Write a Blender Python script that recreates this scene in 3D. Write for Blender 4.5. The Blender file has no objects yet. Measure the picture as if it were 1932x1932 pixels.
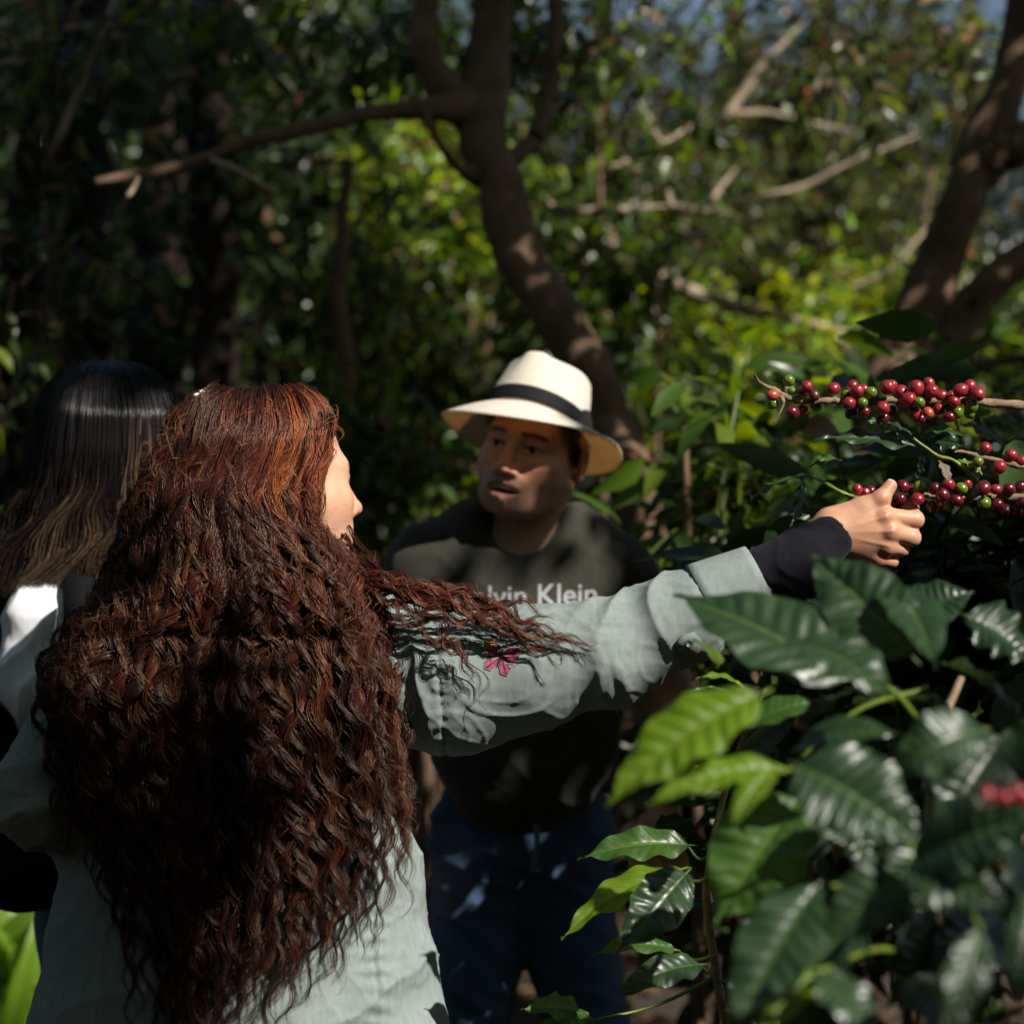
import bpy, math
import numpy as np
from mathutils import Vector, Matrix
from mathutils.bvhtree import BVHTree

# ---------------------------------------------------------------- camera, sky, sun, exposure
scn = bpy.context.scene
CAM_Z = 1.45
cam_data = bpy.data.cameras.new('camera'); cam = bpy.data.objects.new('camera', cam_data)
scn.collection.objects.link(cam); scn.camera = cam
cam.location = (0, 0, CAM_Z); cam.rotation_euler = (math.radians(90), 0, 0)
cam_data.sensor_width = 24.0; cam_data.sensor_height = 24.0; cam_data.lens = 50.0
cam_data.clip_start = 0.05; cam_data.clip_end = 500
cam_data.dof.use_dof = True; cam_data.dof.focus_distance = 2.93; cam_data.dof.aperture_fstop = 1.7
cam_data.dof.aperture_blades = 9

SUN = np.array([0.57, -0.55, 0.66]); SUN = SUN / np.linalg.norm(SUN)
world = bpy.data.worlds.new('World'); scn.world = world; world.use_nodes = True
wn = world.node_tree.nodes; wl = world.node_tree.links
bg = wn['Background']; sky = wn.new('ShaderNodeTexSky'); sky.sky_type = 'NISHITA'; sky.sun_disc = False
sky.sun_elevation = math.asin(SUN[2]); sky.sun_rotation = math.atan2(SUN[0], SUN[1])
wl.new(sky.outputs[0], bg.inputs[0]); bg.inputs[1].default_value = 0.05
sl = bpy.data.lights.new('sun', 'SUN'); sl.energy = 5.0; sl.angle = math.radians(0.5); sl.color = (1.0, 0.945, 0.86)
so = bpy.data.objects.new('sun', sl); scn.collection.objects.link(so)
so.rotation_euler = Vector(SUN).to_track_quat('Z', 'Y').to_euler(); so.location = (6, -4, 9)
scn.view_settings.view_transform = 'Standard'; scn.view_settings.look = 'None'
scn.view_settings.exposure = 0.55; scn.view_settings.gamma = 1.0
scn.render.engine = 'CYCLES'
try:
    scn.cycles.use_denoising = True; scn.cycles.max_bounces = 6; scn.cycles.diffuse_bounces = 3
    scn.cycles.glossy_bounces = 2; scn.cycles.transmission_bounces = 4; scn.cycles.transparent_max_bounces = 4
    scn.cycles.sample_clamp_indirect = 4.0; scn.cycles.caustics_reflective = False; scn.cycles.caustics_refractive = False
except Exception: pass

rng = np.random.default_rng(11)

# ---------------------------------------------------------------- small helpers
def P(u, v, Y):
    """point seen at (u, v) of a 1932 px wide frame, Y metres ahead of the camera"""
    k = 0.48 * Y / 1932.0
    return np.array([(u - 966) * k, Y, CAM_Z - (v - 966) * k])
def Pn(u, v, Y):
    u = np.asarray(u, float); v = np.asarray(v, float); Y = np.asarray(Y, float)
    k = 0.48 * Y / 1932.0
    return np.stack([(u - 966) * k, Y + 0 * u, CAM_Z - (v - 966) * k], -1)
def nrm(a): return a / (np.linalg.norm(a, axis=-1, keepdims=True) + 1e-12)
def sstep(a, b, x):
    t = np.clip((x - a) / (b - a), 0, 1); return t * t * (3 - 2 * t)

def _hash(ix, iy, iz, seed):
    h = (ix.astype(np.int64) * 374761393 + iy.astype(np.int64) * 668265263 + iz.astype(np.int64) * 2147483647 + seed * 1274126177) & 0xFFFFFFFF
    h = ((h ^ (h >> 13)) * 1274126177) & 0xFFFFFFFF
    return ((h ^ (h >> 16)) & 0xFFFFFF) / float(0xFFFFFF) * 2 - 1
def vnoise(p, seed=0):
    p = np.asarray(p, float); i = np.floor(p).astype(np.int64); f = p - i; f = f * f * (3 - 2 * f)
    r = 0
    for dx in (0, 1):
        for dy in (0, 1):
            for dz in (0, 1):
                w = (f[..., 0] if dx else 1 - f[..., 0]) * (f[..., 1] if dy else 1 - f[..., 1]) * (f[..., 2] if dz else 1 - f[..., 2])
                r = r + w * _hash(i[..., 0] + dx, i[..., 1] + dy, i[..., 2] + dz, seed)
    return r
def fbm(p, seed=0, n=3):
    return sum(vnoise(np.asarray(p) * 2 ** k, seed + k) / 2 ** k for k in range(n))

def link(o, parent=None):
    scn.collection.objects.link(o)
    if parent is not None: o.parent = parent
    return o
def tag(o, label, cat, group=None, kind=None):
    o['label'] = label
    if cat: o['category'] = cat
    if group: o['group'] = group
    if kind: o['kind'] = kind
    return o
def thing(name, label, cat, loc=(0, 0, 0), group=None):
    o = bpy.data.objects.new(name, None); o.location = tuple(float(x) for x in loc); o.empty_display_size = 0.1
    scn.collection.objects.link(o)
    return tag(o, label, cat, group)
def mesh_obj(name, verts, faces, mat, parent=None, smooth=True, col=None, uv=None):
    """verts (N,3) world coordinates; faces: (M,k) array or list of arrays; col (N,3) linear colours; uv (N,2) per vertex"""
    verts = np.asarray(verts, np.float64)
    if parent is not None: verts = verts - np.array(parent_world(parent))
    me = bpy.data.meshes.new(name)
    fl = faces if isinstance(faces, list) else [faces]
    fl = [np.asarray(f, np.int32) for f in fl if len(f)]
    nl = sum(f.size for f in fl); nf = sum(len(f) for f in fl)
    me.vertices.add(len(verts)); me.vertices.foreach_set('co', verts.astype(np.float32).ravel())
    me.loops.add(nl); lv = np.concatenate([f.ravel() for f in fl]); me.loops.foreach_set('vertex_index', lv)
    me.polygons.add(nf)
    tot = np.concatenate([np.full(len(f), f.shape[1], np.int32) for f in fl])
    st = np.concatenate([[0], np.cumsum(tot)[:-1]]).astype(np.int32)
    me.polygons.foreach_set('loop_start', st)
    try: me.polygons.foreach_set('loop_total', tot)
    except Exception: pass
    me.polygons.foreach_set('use_smooth', np.full(nf, smooth))
    if uv is not None:
        l = me.uv_layers.new(name='UVMap'); l.data.foreach_set('uv', np.asarray(uv, np.float32)[lv].ravel())
    if col is not None:
        a = me.attributes.new('Col', 'FLOAT_COLOR', 'POINT')
        c4 = np.ones((len(verts), 4), np.float32); c4[:, :3] = col; a.data.foreach_set('color', c4.ravel())
    me.update(calc_edges=True); me.validate()
    o = bpy.data.objects.new(name, me)
    if mat is not None: me.materials.append(mat)
    return link(o, parent)
def parent_world(o):
    v = Vector(o.location)
    while o.parent is not None:
        o = o.parent; v = v + Vector(o.location)
    return v
class MB:
    """collects pieces for ONE mesh"""
    def __init__(s): s.v = []; s.f = {}; s.c = []; s.u = []; s.n = 0
    def add(s, v, f, c=None, uv=None):
        v = np.asarray(v, float)
        for ff in (f if isinstance(f, list) else [f]):
            ff = np.asarray(ff, np.int64)
            if len(ff): s.f.setdefault(ff.shape[1], []).append(ff + s.n)
        s.v.append(v); s.n += len(v)
        s.c.append(np.broadcast_to(np.asarray((1, 1, 1) if c is None else c, float), (len(v), 3)))
        s.u.append(np.zeros((len(v), 2)) if uv is None else uv)
    def build(s, name, mat, parent=None, smooth=True):
        return mesh_obj(name, np.concatenate(s.v), [np.concatenate(x) for x in s.f.values()], mat, parent, smooth, np.concatenate(s.c), np.concatenate(s.u))

def spline(pts, n):
    """Catmull-Rom through pts (k,d), n samples"""
    pts = np.asarray(pts, float); k = len(pts)
    if k == 2: t = np.linspace(0, 1, n)[:, None]; return pts[0] * (1 - t) + pts[1] * t
    e = np.concatenate([[2 * pts[0] - pts[1]], pts, [2 * pts[-1] - pts[-2]]])
    t = np.linspace(0, k - 1 - 1e-9, n); i = t.astype(int); f = (t - i)[:, None]
    a, b, c, d = e[i], e[i + 1], e[i + 2], e[i + 3]
    return 0.5 * (2 * b + (c - a) * f + (2 * a - 5 * b + 4 * c - d) * f ** 2 + (3 * b - a - 3 * c + d) * f ** 3)
def tube(path, rad, sides=10, rough=0.0, seed=0, cap=True):
    """tube along path (n,3); returns verts, faces"""
    path = np.asarray(path, float); n = len(path); rad = np.broadcast_to(np.asarray(rad, float), (n,))
    t = nrm(np.gradient(path, axis=0)); ref = np.array([0.3, -0.9, 0.25])
    a = nrm(np.cross(t, ref)); b = np.cross(t, a)
    th = np.linspace(0, 2 * np.pi, sides, endpoint=False)
    rr = rad[:, None] * np.ones(sides)
    if rough:
        q = np.stack([np.cos(th)[None] * 1.3 + 0 * rr, np.sin(th)[None] * 1.3 + 0 * rr, np.arange(n)[:, None] * 0.35 + 0 * rr], -1)
        rr = rr * (1 + rough * fbm(q, seed, 3))
    v = path[:, None] + rr[..., None] * (np.cos(th)[None, :, None] * a[:, None] + np.sin(th)[None, :, None] * b[:, None])
    v = v.reshape(-1, 3)
    i = np.arange(n - 1)[:, None] * sides; j = np.arange(sides)[None]; j2 = (j + 1) % sides
    f = np.stack([i + j, i + j2, i + sides + j2, i + sides + j], -1).reshape(-1, 4)
    fs = [f]
    if cap:
        v = np.concatenate([v, path[:1], path[-1:]]); c0 = n * sides
        jj = np.arange(sides); k = (jj + 1) % sides
        fs.append(np.concatenate([np.stack([k, jj, np.full(sides, c0)], -1), np.stack([(n - 1) * sides + jj, (n - 1) * sides + k, np.full(sides, c0 + 1)], -1)]))
    return v, fs

# ---------------------------------------------------------------- signed distance modelling
def rc(a, b, ra, rb=None):
    a = np.asarray(a, float); b = np.asarray(b, float); rb = ra if rb is None else rb; ba = b - a; L = float(ba @ ba) + 1e-12
    def f(p):
        t = np.clip((p - a) @ ba / L, 0, 1); q = p - a - t[:, None] * ba
        return np.sqrt(np.einsum('ij,ij->i', q, q)) - (ra + (rb - ra) * t)
    return f
def el(c, r, R=None):
    c = np.asarray(c, float); r = np.asarray(r, float)
    def f(p):
        q = p - c
        if R is not None: q = q @ R
        q = q / r; k0 = np.sqrt(np.einsum('ij,ij->i', q, q)); q2 = q / r; k1 = np.sqrt(np.einsum('ij,ij->i', q2, q2)) + 1e-9
        return k0 * (k0 - 1) / k1
    return f
def smin(a, b, k):
    h = np.clip(0.5 + 0.5 * (b - a) / k, 0, 1); return b + (a - b) * h - k * h * (1 - h)
def smax(a, b, k): return -smin(-a, -b, k)
def U(items, k=0.02):
    """smooth union; an item is f or (f, k) or ('-', f, k) to carve"""
    def F(p):
        d = None
        for it in items:
            if isinstance(it, tuple) and it[0] == '-': d = smax(d, -it[1](p), it[2]); continue
            f, kk = it if isinstance(it, tuple) else (it, k)
            x = f(p); d = x if d is None else smin(d, x, kk)
        return d
    return F
def chain(pts, rads, k=0.02):
    return U([rc(pts[i], pts[i + 1], rads[i], rads[i + 1]) for i in range(len(pts) - 1)], k)
def sdf_mesh(F, lo, hi, h):
    lo = np.asarray(lo, float); n = np.ceil((np.asarray(hi) - lo) / h).astype(int) + 1
    S = 6; m = (n + S - 1) // S + 1
    ci = np.stack(np.meshgrid(*[np.arange(x) for x in m], indexing='ij'), -1).reshape(-1, 3)
    cd = F(lo + (ci + 0.5) * S * h).reshape(m)
    N = m * S
    D = np.repeat(np.repeat(np.repeat(cd.astype(np.float32), S, 0), S, 1), S, 2)
    near = np.abs(cd) < S * h * 1.35
    M = np.repeat(np.repeat(np.repeat(near, S, 0), S, 1), S, 2)
    idx = np.argwhere(M)
    for c in range(0, len(idx), 400000):
        q = idx[c:c + 400000]; D[q[:, 0], q[:, 1], q[:, 2]] = F(lo + q * h)
    s = D < 0
    c0 = np.zeros(tuple(N - 1), np.int8)
    for dx in (0, 1):
        for dy in (0, 1):
            for dz in (0, 1): c0 += s[dx:N[0] - 1 + dx, dy:N[1] - 1 + dy, dz:N[2] - 1 + dz]
    act = np.argwhere((c0 > 0) & (c0 < 8)); vid = np.full(tuple(N - 1), -1, np.int64); vid[act[:, 0], act[:, 1], act[:, 2]] = np.arange(len(act))
    corners = [(0, 0, 0), (1, 0, 0), (0, 1, 0), (1, 1, 0), (0, 0, 1), (1, 0, 1), (0, 1, 1), (1, 1, 1)]
    val = [D[act[:, 0] + a, act[:, 1] + b, act[:, 2] + c] for a, b, c in corners]
    acc = np.zeros((len(act), 3)); cnt = np.zeros(len(act))
    for a in range(8):
        for b in range(a + 1, 8):
            A = np.array(corners[a]); B = np.array(corners[b])
            if np.abs(A - B).sum() != 1: continue
            cr = (val[a] < 0) != (val[b] < 0); t = val[a] / (val[a] - val[b] + 1e-20)
            acc[cr] += (A + t[:, None] * (B - A))[cr]; cnt[cr] += 1
    v = lo + (act + acc / np.maximum(cnt, 1)[:, None]) * h
    fs = []
    for ax in range(3):
        o1, o2 = [(1, 2), (2, 0), (0, 1)][ax]
        sl0 = [slice(None)] * 3; sl1 = [slice(None)] * 3; sl0[ax] = slice(0, -1); sl1[ax] = slice(1, None)
        a = s[tuple(sl0)]; b = s[tuple(sl1)]
        for sgn in (0, 1):
            e = np.argwhere(a & ~b if sgn == 0 else ~a & b)
            e = e[(e[:, o1] > 0) & (e[:, o2] > 0) & (e[:, o1] < N[o1] - 1) & (e[:, o2] < N[o2] - 1)]
            def g(d1, d2):
                q = e.copy(); q[:, o1] -= d1; q[:, o2] -= d2; return vid[q[:, 0], q[:, 1], q[:, 2]]
            quad = np.stack([g(1, 1), g(0, 1), g(0, 0), g(1, 0)], -1)
            if sgn: quad = quad[:, ::-1]
            fs.append(quad[(quad >= 0).all(1)])
    return v, np.concatenate(fs)
def vnormals(v, f):
    n = np.cross(v[f[:, 2]] - v[f[:, 0]], v[f[:, 3]] - v[f[:, 1]]); out = np.zeros_like(v)
    for k in range(4): np.add.at(out, f[:, k], n)
    return nrm(out)
def relax(v, f, it=2, w=0.5):
    for _ in range(it):
        acc = np.zeros_like(v); c = np.zeros(len(v))
        for k in range(4):
            np.add.at(acc, f[:, k], v[f[:, (k + 1) % 4]] + v[f[:, (k + 3) % 4]]); np.add.at(c, f[:, k], 2)
        v = v * (1 - w) + w * acc / np.maximum(c, 1)[:, None]
    return v

# ---------------------------------------------------------------- materials
def new_mat(name):
    m = bpy.data.materials.new(name); m.use_nodes = True; nt = m.node_tree
    return m, nt, nt.nodes['Principled BSDF'], nt.nodes['Material Output']
def noise_node(nt, scale, detail=3, coord='Object', vec_scale=None):
    tc = nt.nodes.new('ShaderNodeTexCoord'); n = nt.nodes.new('ShaderNodeTexNoise'); n.inputs['Scale'].default_value = scale; n.inputs['Detail'].default_value = detail
    if vec_scale is not None:
        mp = nt.nodes.new('ShaderNodeMapping'); mp.inputs['Scale'].default_value = vec_scale
        nt.links.new(tc.outputs[coord], mp.inputs[0]); nt.links.new(mp.outputs[0], n.inputs['Vector'])
    else: nt.links.new(tc.outputs[coord], n.inputs['Vector'])
    return n
def add_bump(nt, bsdf, height, strength=0.3, dist=0.002):
    b = nt.nodes.new('ShaderNodeBump'); b.inputs['Strength'].default_value = strength; b.inputs['Distance'].default_value = dist
    nt.links.new(height, b.inputs['Height']); nt.links.new(b.outputs[0], bsdf.inputs['Normal']); return b
def mix_rgb(nt, fac, a, b, blend='MIX'):
    n = nt.nodes.new('ShaderNodeMix'); n.data_type = 'RGBA'; n.blend_type = blend
    def put(s, x):
        if isinstance(x, (tuple, list, float, int)): s.default_value = x if isinstance(x, (float, int)) else (*x[:3], 1)
        else: nt.links.new(x, s)
    put(n.inputs[0], fac); put(n.inputs[6], a); put(n.inputs[7], b); return n.outputs[2]
def mathn(nt, op, a, b=None, c=None):
    n = nt.nodes.new('ShaderNodeMath'); n.operation = op
    for i, x in enumerate((a, b, c)):
        if x is None: continue
        if isinstance(x, (int, float)): n.inputs[i].default_value = x
        else: nt.links.new(x, n.inputs[i])
    return n.outputs[0]
def attr(nt, name='Col'):
    a = nt.nodes.new('ShaderNodeAttribute'); a.attribute_name = name; return a.outputs['Color']
def flat(name, col, rough=0.6, spec=0.5, nscale=None, namt=0.25, bump=0.0, bscale=400, metal=0.0):
    m, nt, b, o = new_mat(name)
    b.inputs['Roughness'].default_value = rough; b.inputs['Specular IOR Level'].default_value = spec; b.inputs['Metallic'].default_value = metal
    if nscale:
        n = noise_node(nt, nscale)
        nt.links.new(mix_rgb(nt, n.outputs[0], tuple(c * (1 - namt) for c in col), tuple(c * (1 + namt) for c in col)), b.inputs['Base Color'])
    else: b.inputs['Base Color'].default_value = (*col, 1)
    if bump:
        n2 = noise_node(nt, bscale, 2); add_bump(nt, b, n2.outputs[0], bump, 0.001)
    return m
def vcol_mat(name, rough=0.5, spec=0.5, sss=0.0, bump=0.0, bscale=300, transl=0.0):
    m, nt, b, o = new_mat(name); c = attr(nt); nt.links.new(c, b.inputs['Base Color'])
    b.inputs['Roughness'].default_value = rough; b.inputs['Specular IOR Level'].default_value = spec
    if sss:
        b.inputs['Subsurface Weight'].default_value = sss; b.inputs['Subsurface Radius'].default_value = (1.0, 0.35, 0.2); b.inputs['Subsurface Scale'].default_value = 0.006
    if bump:
        n2 = noise_node(nt, bscale, 3); add_bump(nt, b, n2.outputs[0], bump, 0.001)
    if transl:
        t = nt.nodes.new('ShaderNodeBsdfTranslucent'); mx = nt.nodes.new('ShaderNodeMixShader'); mx.inputs[0].default_value = transl
        g = nt.nodes.new('ShaderNodeHueSaturation'); g.inputs['Hue'].default_value = 0.475; g.inputs['Saturation'].default_value = 1.1; g.inputs['Value'].default_value = 2.2
        nt.links.new(c, g.inputs['Color']); nt.links.new(g.outputs[0], t.inputs[0])
        nt.links.new(b.outputs[0], mx.inputs[1]); nt.links.new(t.outputs[0], mx.inputs[2]); nt.links.new(mx.outputs[0], o.inputs[0])
    return m
def fabric(name, col, weave=900.0, bump=0.35, rough=0.85, var=0.12, sheen=0.15):
    m, nt, b, o = new_mat(name)
    n = noise_node(nt, 14, 4); n3 = noise_node(nt, 160, 3, vec_scale=(1, 1, 0.18))
    c1 = mix_rgb(nt, n.outputs[0], tuple(c * (1 - var) for c in col), tuple(c * (1 + var) for c in col))
    c2 = mix_rgb(nt, n3.outputs[0], tuple([0.8] * 3), tuple([1.2] * 3)); nt.links.new(mix_rgb(nt, 1.0, c1, c2, 'MULTIPLY'), b.inputs['Base Color'])
    b.inputs['Roughness'].default_value = rough; b.inputs['Specular IOR Level'].default_value = 0.12
    try: b.inputs['Sheen Weight'].default_value = sheen
    except Exception: pass
    tc = nt.nodes.new('ShaderNodeTexCoord'); w = nt.nodes.new('ShaderNodeTexWave'); w.wave_type = 'BANDS'; w.bands_direction = 'DIAGONAL'
    w.inputs['Scale'].default_value = weave / 6.28; w.inputs['Distortion'].default_value = 1.0; nt.links.new(tc.outputs['Object'], w.inputs['Vector'])
    n2 = noise_node(nt, 60, 4)
    h = mathn(nt, 'ADD', mathn(nt, 'MULTIPLY', w.outputs[1], 0.25), mathn(nt, 'MULTIPLY', n2.outputs[0], 1.6))
    add_bump(nt, b, h, bump, 0.0015)
    return m
# ---------------------------------------------------------------- foliage tools
M_BARK = flat('brown_bark', (0.15, 0.094, 0.060), 0.9, 0.2, 16, 0.75, 1.0, 45)
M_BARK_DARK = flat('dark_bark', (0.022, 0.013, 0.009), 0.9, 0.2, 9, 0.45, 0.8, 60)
M_PALE = flat('pale_dry_twig', (0.30, 0.23, 0.16), 0.85, 0.2, 20, 0.35, 0.5, 120)
M_LEAF = vcol_mat('leaf', 0.33, 0.45, transl=0.45)
M_LEAF_MATT = vcol_mat('matt_leaf', 0.55, 0.3, transl=0.4)
_T = np.array([0, .16, .38, .62, .84, 1.0]); _Wd = np.array([.05, .36, .50, .43, .20, .015]); _X = np.array([-1, -.5, 0, .5, 1.])
def leaf_cloud(mb, pos, L, d, n, col, wr=0.42, fold=0.25, droop=0.25):
    """many leaves: pos base (N,3), length L, direction d, normal n, colour col (N,3)"""
    pos = np.asarray(pos); N = len(pos)
    if N == 0: return
    d = nrm(d); n = nrm(n - (n * d).sum(1, keepdims=True) * d); s = np.cross(d, n)
    L = np.broadcast_to(np.asarray(L, float), (N,))[:, None]
    rr = np.random.default_rng(N); A1 = rr.uniform(0, 6.28, (N, 1)); A2 = rr.uniform(.5, 1.6, (N, 1)); tw = rr.normal(size=(N, 1)) * .5; bend = rr.normal(size=(N, 1)) * .14
    vs = []
    for t, w in zip(_T, _Wd):
        c = pos + d * L * t - n * L * droop * A2 * t * t + s * L * bend * t * t
        for sx in _X:
            wave = .10 * np.sin(A1 + t * 11 + sx * 2.2) * abs(sx)
            ss_ = s * np.cos(tw * t) + n * np.sin(tw * t)
            vs.append(c + ss_ * L * w * wr * sx + n * L * w * wr * (fold * abs(sx) ** 1.3 * A2 + wave))
    v = np.stack(vs, 1).reshape(-1, 3)
    q = []; m = len(_X)
    for r in range(len(_T) - 1):
        for c in range(m - 1): a = r * m + c; q.append([a, a + 1, a + m + 1, a + m])
    k = m * len(_T)
    f = (np.arange(N)[:, None, None] * k + np.array(q)[None]).reshape(-1, 4)
    mb.add(v, f, np.repeat(col, k, 0))
class Twigs:
    def __init__(s, mb, col=(.06, .035, .022)): s.mb = mb; s.col = col
    def add(s, v, f): s.mb.add(v, f, s.col)
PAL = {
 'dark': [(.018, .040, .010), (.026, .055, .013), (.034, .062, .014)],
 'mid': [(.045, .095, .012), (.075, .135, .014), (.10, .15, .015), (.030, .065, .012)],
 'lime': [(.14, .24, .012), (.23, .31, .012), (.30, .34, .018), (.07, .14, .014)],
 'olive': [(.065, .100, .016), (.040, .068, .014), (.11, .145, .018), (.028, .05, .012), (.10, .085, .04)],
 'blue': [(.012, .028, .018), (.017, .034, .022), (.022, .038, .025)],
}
def colours(N, pal, r, dead=0.02):
    p = np.array(PAL[pal]); c = p[r.integers(0, len(p), N)] * r.uniform(.75, 1.3, (N, 1))
    k = r.random(N) < dead; c[k] = np.array([.20, .12, .055]) * r.uniform(.6, 1.2, (k.sum(), 1))
    return c
def rand_dir(r, N): return nrm(r.normal(size=(N, 3)))
def crown_leaves(mb, wood, c, rad, n_twigs, per, L, pal, r, dead=0.02, twig_r=0.004, keep=None, droop=0.25, hang=0.3, shell=0.35):
    """leafy twigs spread through an ellipsoid; each twig carries 'per' leaves"""
    c = np.asarray(c); rad = np.asarray(rad)
    d = rand_dir(r, n_twigs); base = c + d * rad * (r.uniform(shell, 1.0, (n_twigs, 1)) ** 0.7)
    # clumping: pull twigs toward random clump centres
    k = max(3, n_twigs // 14); cc = c + rand_dir(r, k) * rad * r.uniform(.3, .95, (k, 1)); j = r.integers(0, k, n_twigs)
    base = base * .5 + cc[j] * .5 + r.normal(size=base.shape) * rad * .10
    if keep is not None: base = base[keep(base)]
    n = len(base)
    if n == 0: return
    out = nrm((base - c) / rad + r.normal(size=(n, 3)) * .7 + np.array([0, 0, .1])); ln = r.uniform(1.5, 3.2, n) * L
    for kx in range(n):
        if wood is not None and twig_r > 0:
            p = np.stack([base[kx] - out[kx] * ln[kx] * .4, base[kx] + out[kx] * ln[kx] * .3, base[kx] + out[kx] * ln[kx] - np.array([0, 0, .15 * ln[kx]])])
            wood.add(*tube(p, [twig_r, twig_r * .8, twig_r * .4], 4, cap=False))
    t = np.tile(np.linspace(0, 1, per), n); idx = np.repeat(np.arange(n), per); N = len(idx)
    pos = base[idx] + out[idx] * (ln[idx] * t)[:, None]
    side = nrm(np.cross(out[idx], rand_dir(r, N)))
    d2 = nrm(out[idx] * .5 + side * .9 + np.array([0, 0, -hang]) * r.uniform(0, 1.6, (N, 1)))
    nn = nrm(SUN * .75 + np.array([0, 0, .45]) + r.normal(size=(N, 3)) * .5)
    leaf_cloud(mb, pos, L * r.uniform(.6, 1.25, N), d2, nn, colours(N, pal, r, dead), 0.40, .2, droop)
def wood_path(mb, pts, n=26, sides=9, rough=0.22, seed=0):
    """pts: (u, v, Y, r) in frame units + metres radius"""
    w = np.array([np.append(P(a[0], a[1], a[2]), a[3]) for a in pts]); s = spline(w, n)
    s[:, :3] += 0.25 * s[:, 3:4] * np.stack([vnoise(np.stack([np.arange(n) * .5, np.full(n, seed + .3), np.full(n, q * 7.1)], -1), seed) for q in range(3)], -1)
    mb.add(*tube(s[:, :3], np.maximum(s[:, 3], .002), sides, rough, seed))

# ---------------------------------------------------------------- ground, hill, far wood
def ground_z(x, y):
    return 0.03 * fbm(np.stack([x * .9, y * .9, 0 * x], -1), 5) + np.clip(y - 10.5, 0, 50) ** 1.25 * .20 * (0.55 + .45 * sstep(-6, 6, -x) ) 
gx = np.concatenate([np.linspace(-120, -14, 24), np.linspace(-13, 13, 120), np.linspace(14, 120, 24)]); gy = np.concatenate([np.linspace(-60, -6, 16), np.linspace(-5, 24, 130), np.linspace(25, 160, 24)])
GX, GY = np.meshgrid(gx, gy, indexing='ij'); GZ = ground_z(GX, np.minimum(GY, 34))
ni, nj = GX.shape; I = np.arange(ni - 1)[:, None] * nj + np.arange(nj - 1)[None]
gm, nt, b, o = new_mat('leaf_litter_soil'); n1 = noise_node(nt, 3, 6); n2 = noise_node(nt, 30, 4)
nt.links.new(mix_rgb(nt, n2.outputs[0], (.014, .009, .006), (.05, .03, .016)), b.inputs['Base Color']); b.inputs['Roughness'].default_value = .95; add_bump(nt, b, n2.outputs[0], .8, .02)
tag(mesh_obj('ground', np.stack([GX, GY, GZ], -1).reshape(-1, 3), np.stack([I, I + nj, I + nj + 1, I + 1], -1).reshape(-1, 4), gm), 'dark brown forest soil under the plants', None, kind='structure')
r = np.random.default_rng(3); mb = MB(); N = 5200
q = np.stack([r.uniform(-4, 5, N), r.uniform(1.2, 9.5, N), np.zeros(N)], -1); q[:, 2] = ground_z(q[:, 0], q[:, 1]) + r.uniform(.008, .03, N)
cl = np.array([(.16, .09, .045), (.10, .055, .03), (.22, .15, .08), (.05, .035, .02)])[r.integers(0, 4, N)] * r.uniform(.6, 1.2, (N, 1))
dd = rand_dir(r, N); dd[:, 2] *= .15
leaf_cloud(mb, q, r.uniform(.05, .13, N), dd, np.array([0, 0, 1.]) + r.normal(size=(N, 3)) * .3, cl, .45, .5, .1)
tag(mb.build('leaf_litter', M_LEAF_MATT), 'brown fallen leaves littering the soil', None, kind='stuff')

# far wood on the slope: nobody could count it
mb = MB(); r = np.random.default_rng(8)
for k in range(34):
    x = -9 + 18 * (k % 17) / 16 + r.uniform(-.5, .5); y = 15 + 6.5 * (k // 17) + r.uniform(-1, 1)
    z = float(ground_z(np.array([x]), np.array([y]))[0]); hgt = r.uniform(1.3, 2.3) * (1.45 if x < -.5 else (.55 if x < 3.2 else .95)) * (1 + .25 * (k // 17))
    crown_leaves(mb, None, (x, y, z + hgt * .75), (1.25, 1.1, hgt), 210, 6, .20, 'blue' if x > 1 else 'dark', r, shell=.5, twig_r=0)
for k in range(30):       # unseen leaf masses added behind the camera to cut sky light
    a = math.radians(-168 + 156 * (k % 15) / 14 if k < 30 else 0); R_ = 6.0 + 2.5 * (k // 15) + r.uniform(-.5, .5); x, y = R_ * math.cos(a), 1.5 + R_ * math.sin(a)
    crown_leaves(mb, None, (x, y, 2.3 - .2 * (k // 15)), (1.1, 1.1, 2.4), 120, 6, .38, 'dark', r, shell=.2, twig_r=0)
for k in range(12):
    sgn = -1 if k % 2 else 1; y = 7.5 + .9 * (k // 2); x = sgn * (3.1 + .24 * (y - 7.5) + .9 * ((k // 2) % 3)); crown_leaves(mb, None, (x, y, 2.0), (1.1, 1.0, 2.3), 170, 6, .20, 'dark', r, shell=.3, twig_r=0)
tag(mb.build('forest', M_LEAF_MATT), 'dim bluish green wood covering the slope far behind, with leaf masses added round the clearing for shade', None, kind='stuff')

# ---------------------------------------------------------------- trees
def tree(name, label, trunk, limbs, crowns, bark, seed, leafmat=None, cat='tree', group=None, base=None, extra=None):
    r = np.random.default_rng(seed)
    b0 = P(*trunk[0][:3]); root = thing(name, label, cat, (b0[0], b0[1], 0.0), group)
    w = MB(); wood_path(w, trunk, 40, 12, .22, seed); w.build('trunk', bark, root)
    for i, l in enumerate(limbs):
        w = MB(); wood_path(w, l, 26, 8, .25, seed + i + 1); w.build('limb', bark, root)
    if crowns or extra:
        mb = MB(); tw = Twigs(mb)
        for (u, v, Y, rad, nt_, per, L, pal, dead, kw) in crowns:
            crown_leaves(mb, tw, P(u, v, Y), rad, nt_, per, L, pal, r, dead, **kw)
        if extra: extra(mb, tw, r)  # overhead leaves added to shade the scene, beyond the tree's own crown
        mb.build('crown', leafmat or M_LEAF, root)
    return root
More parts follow.
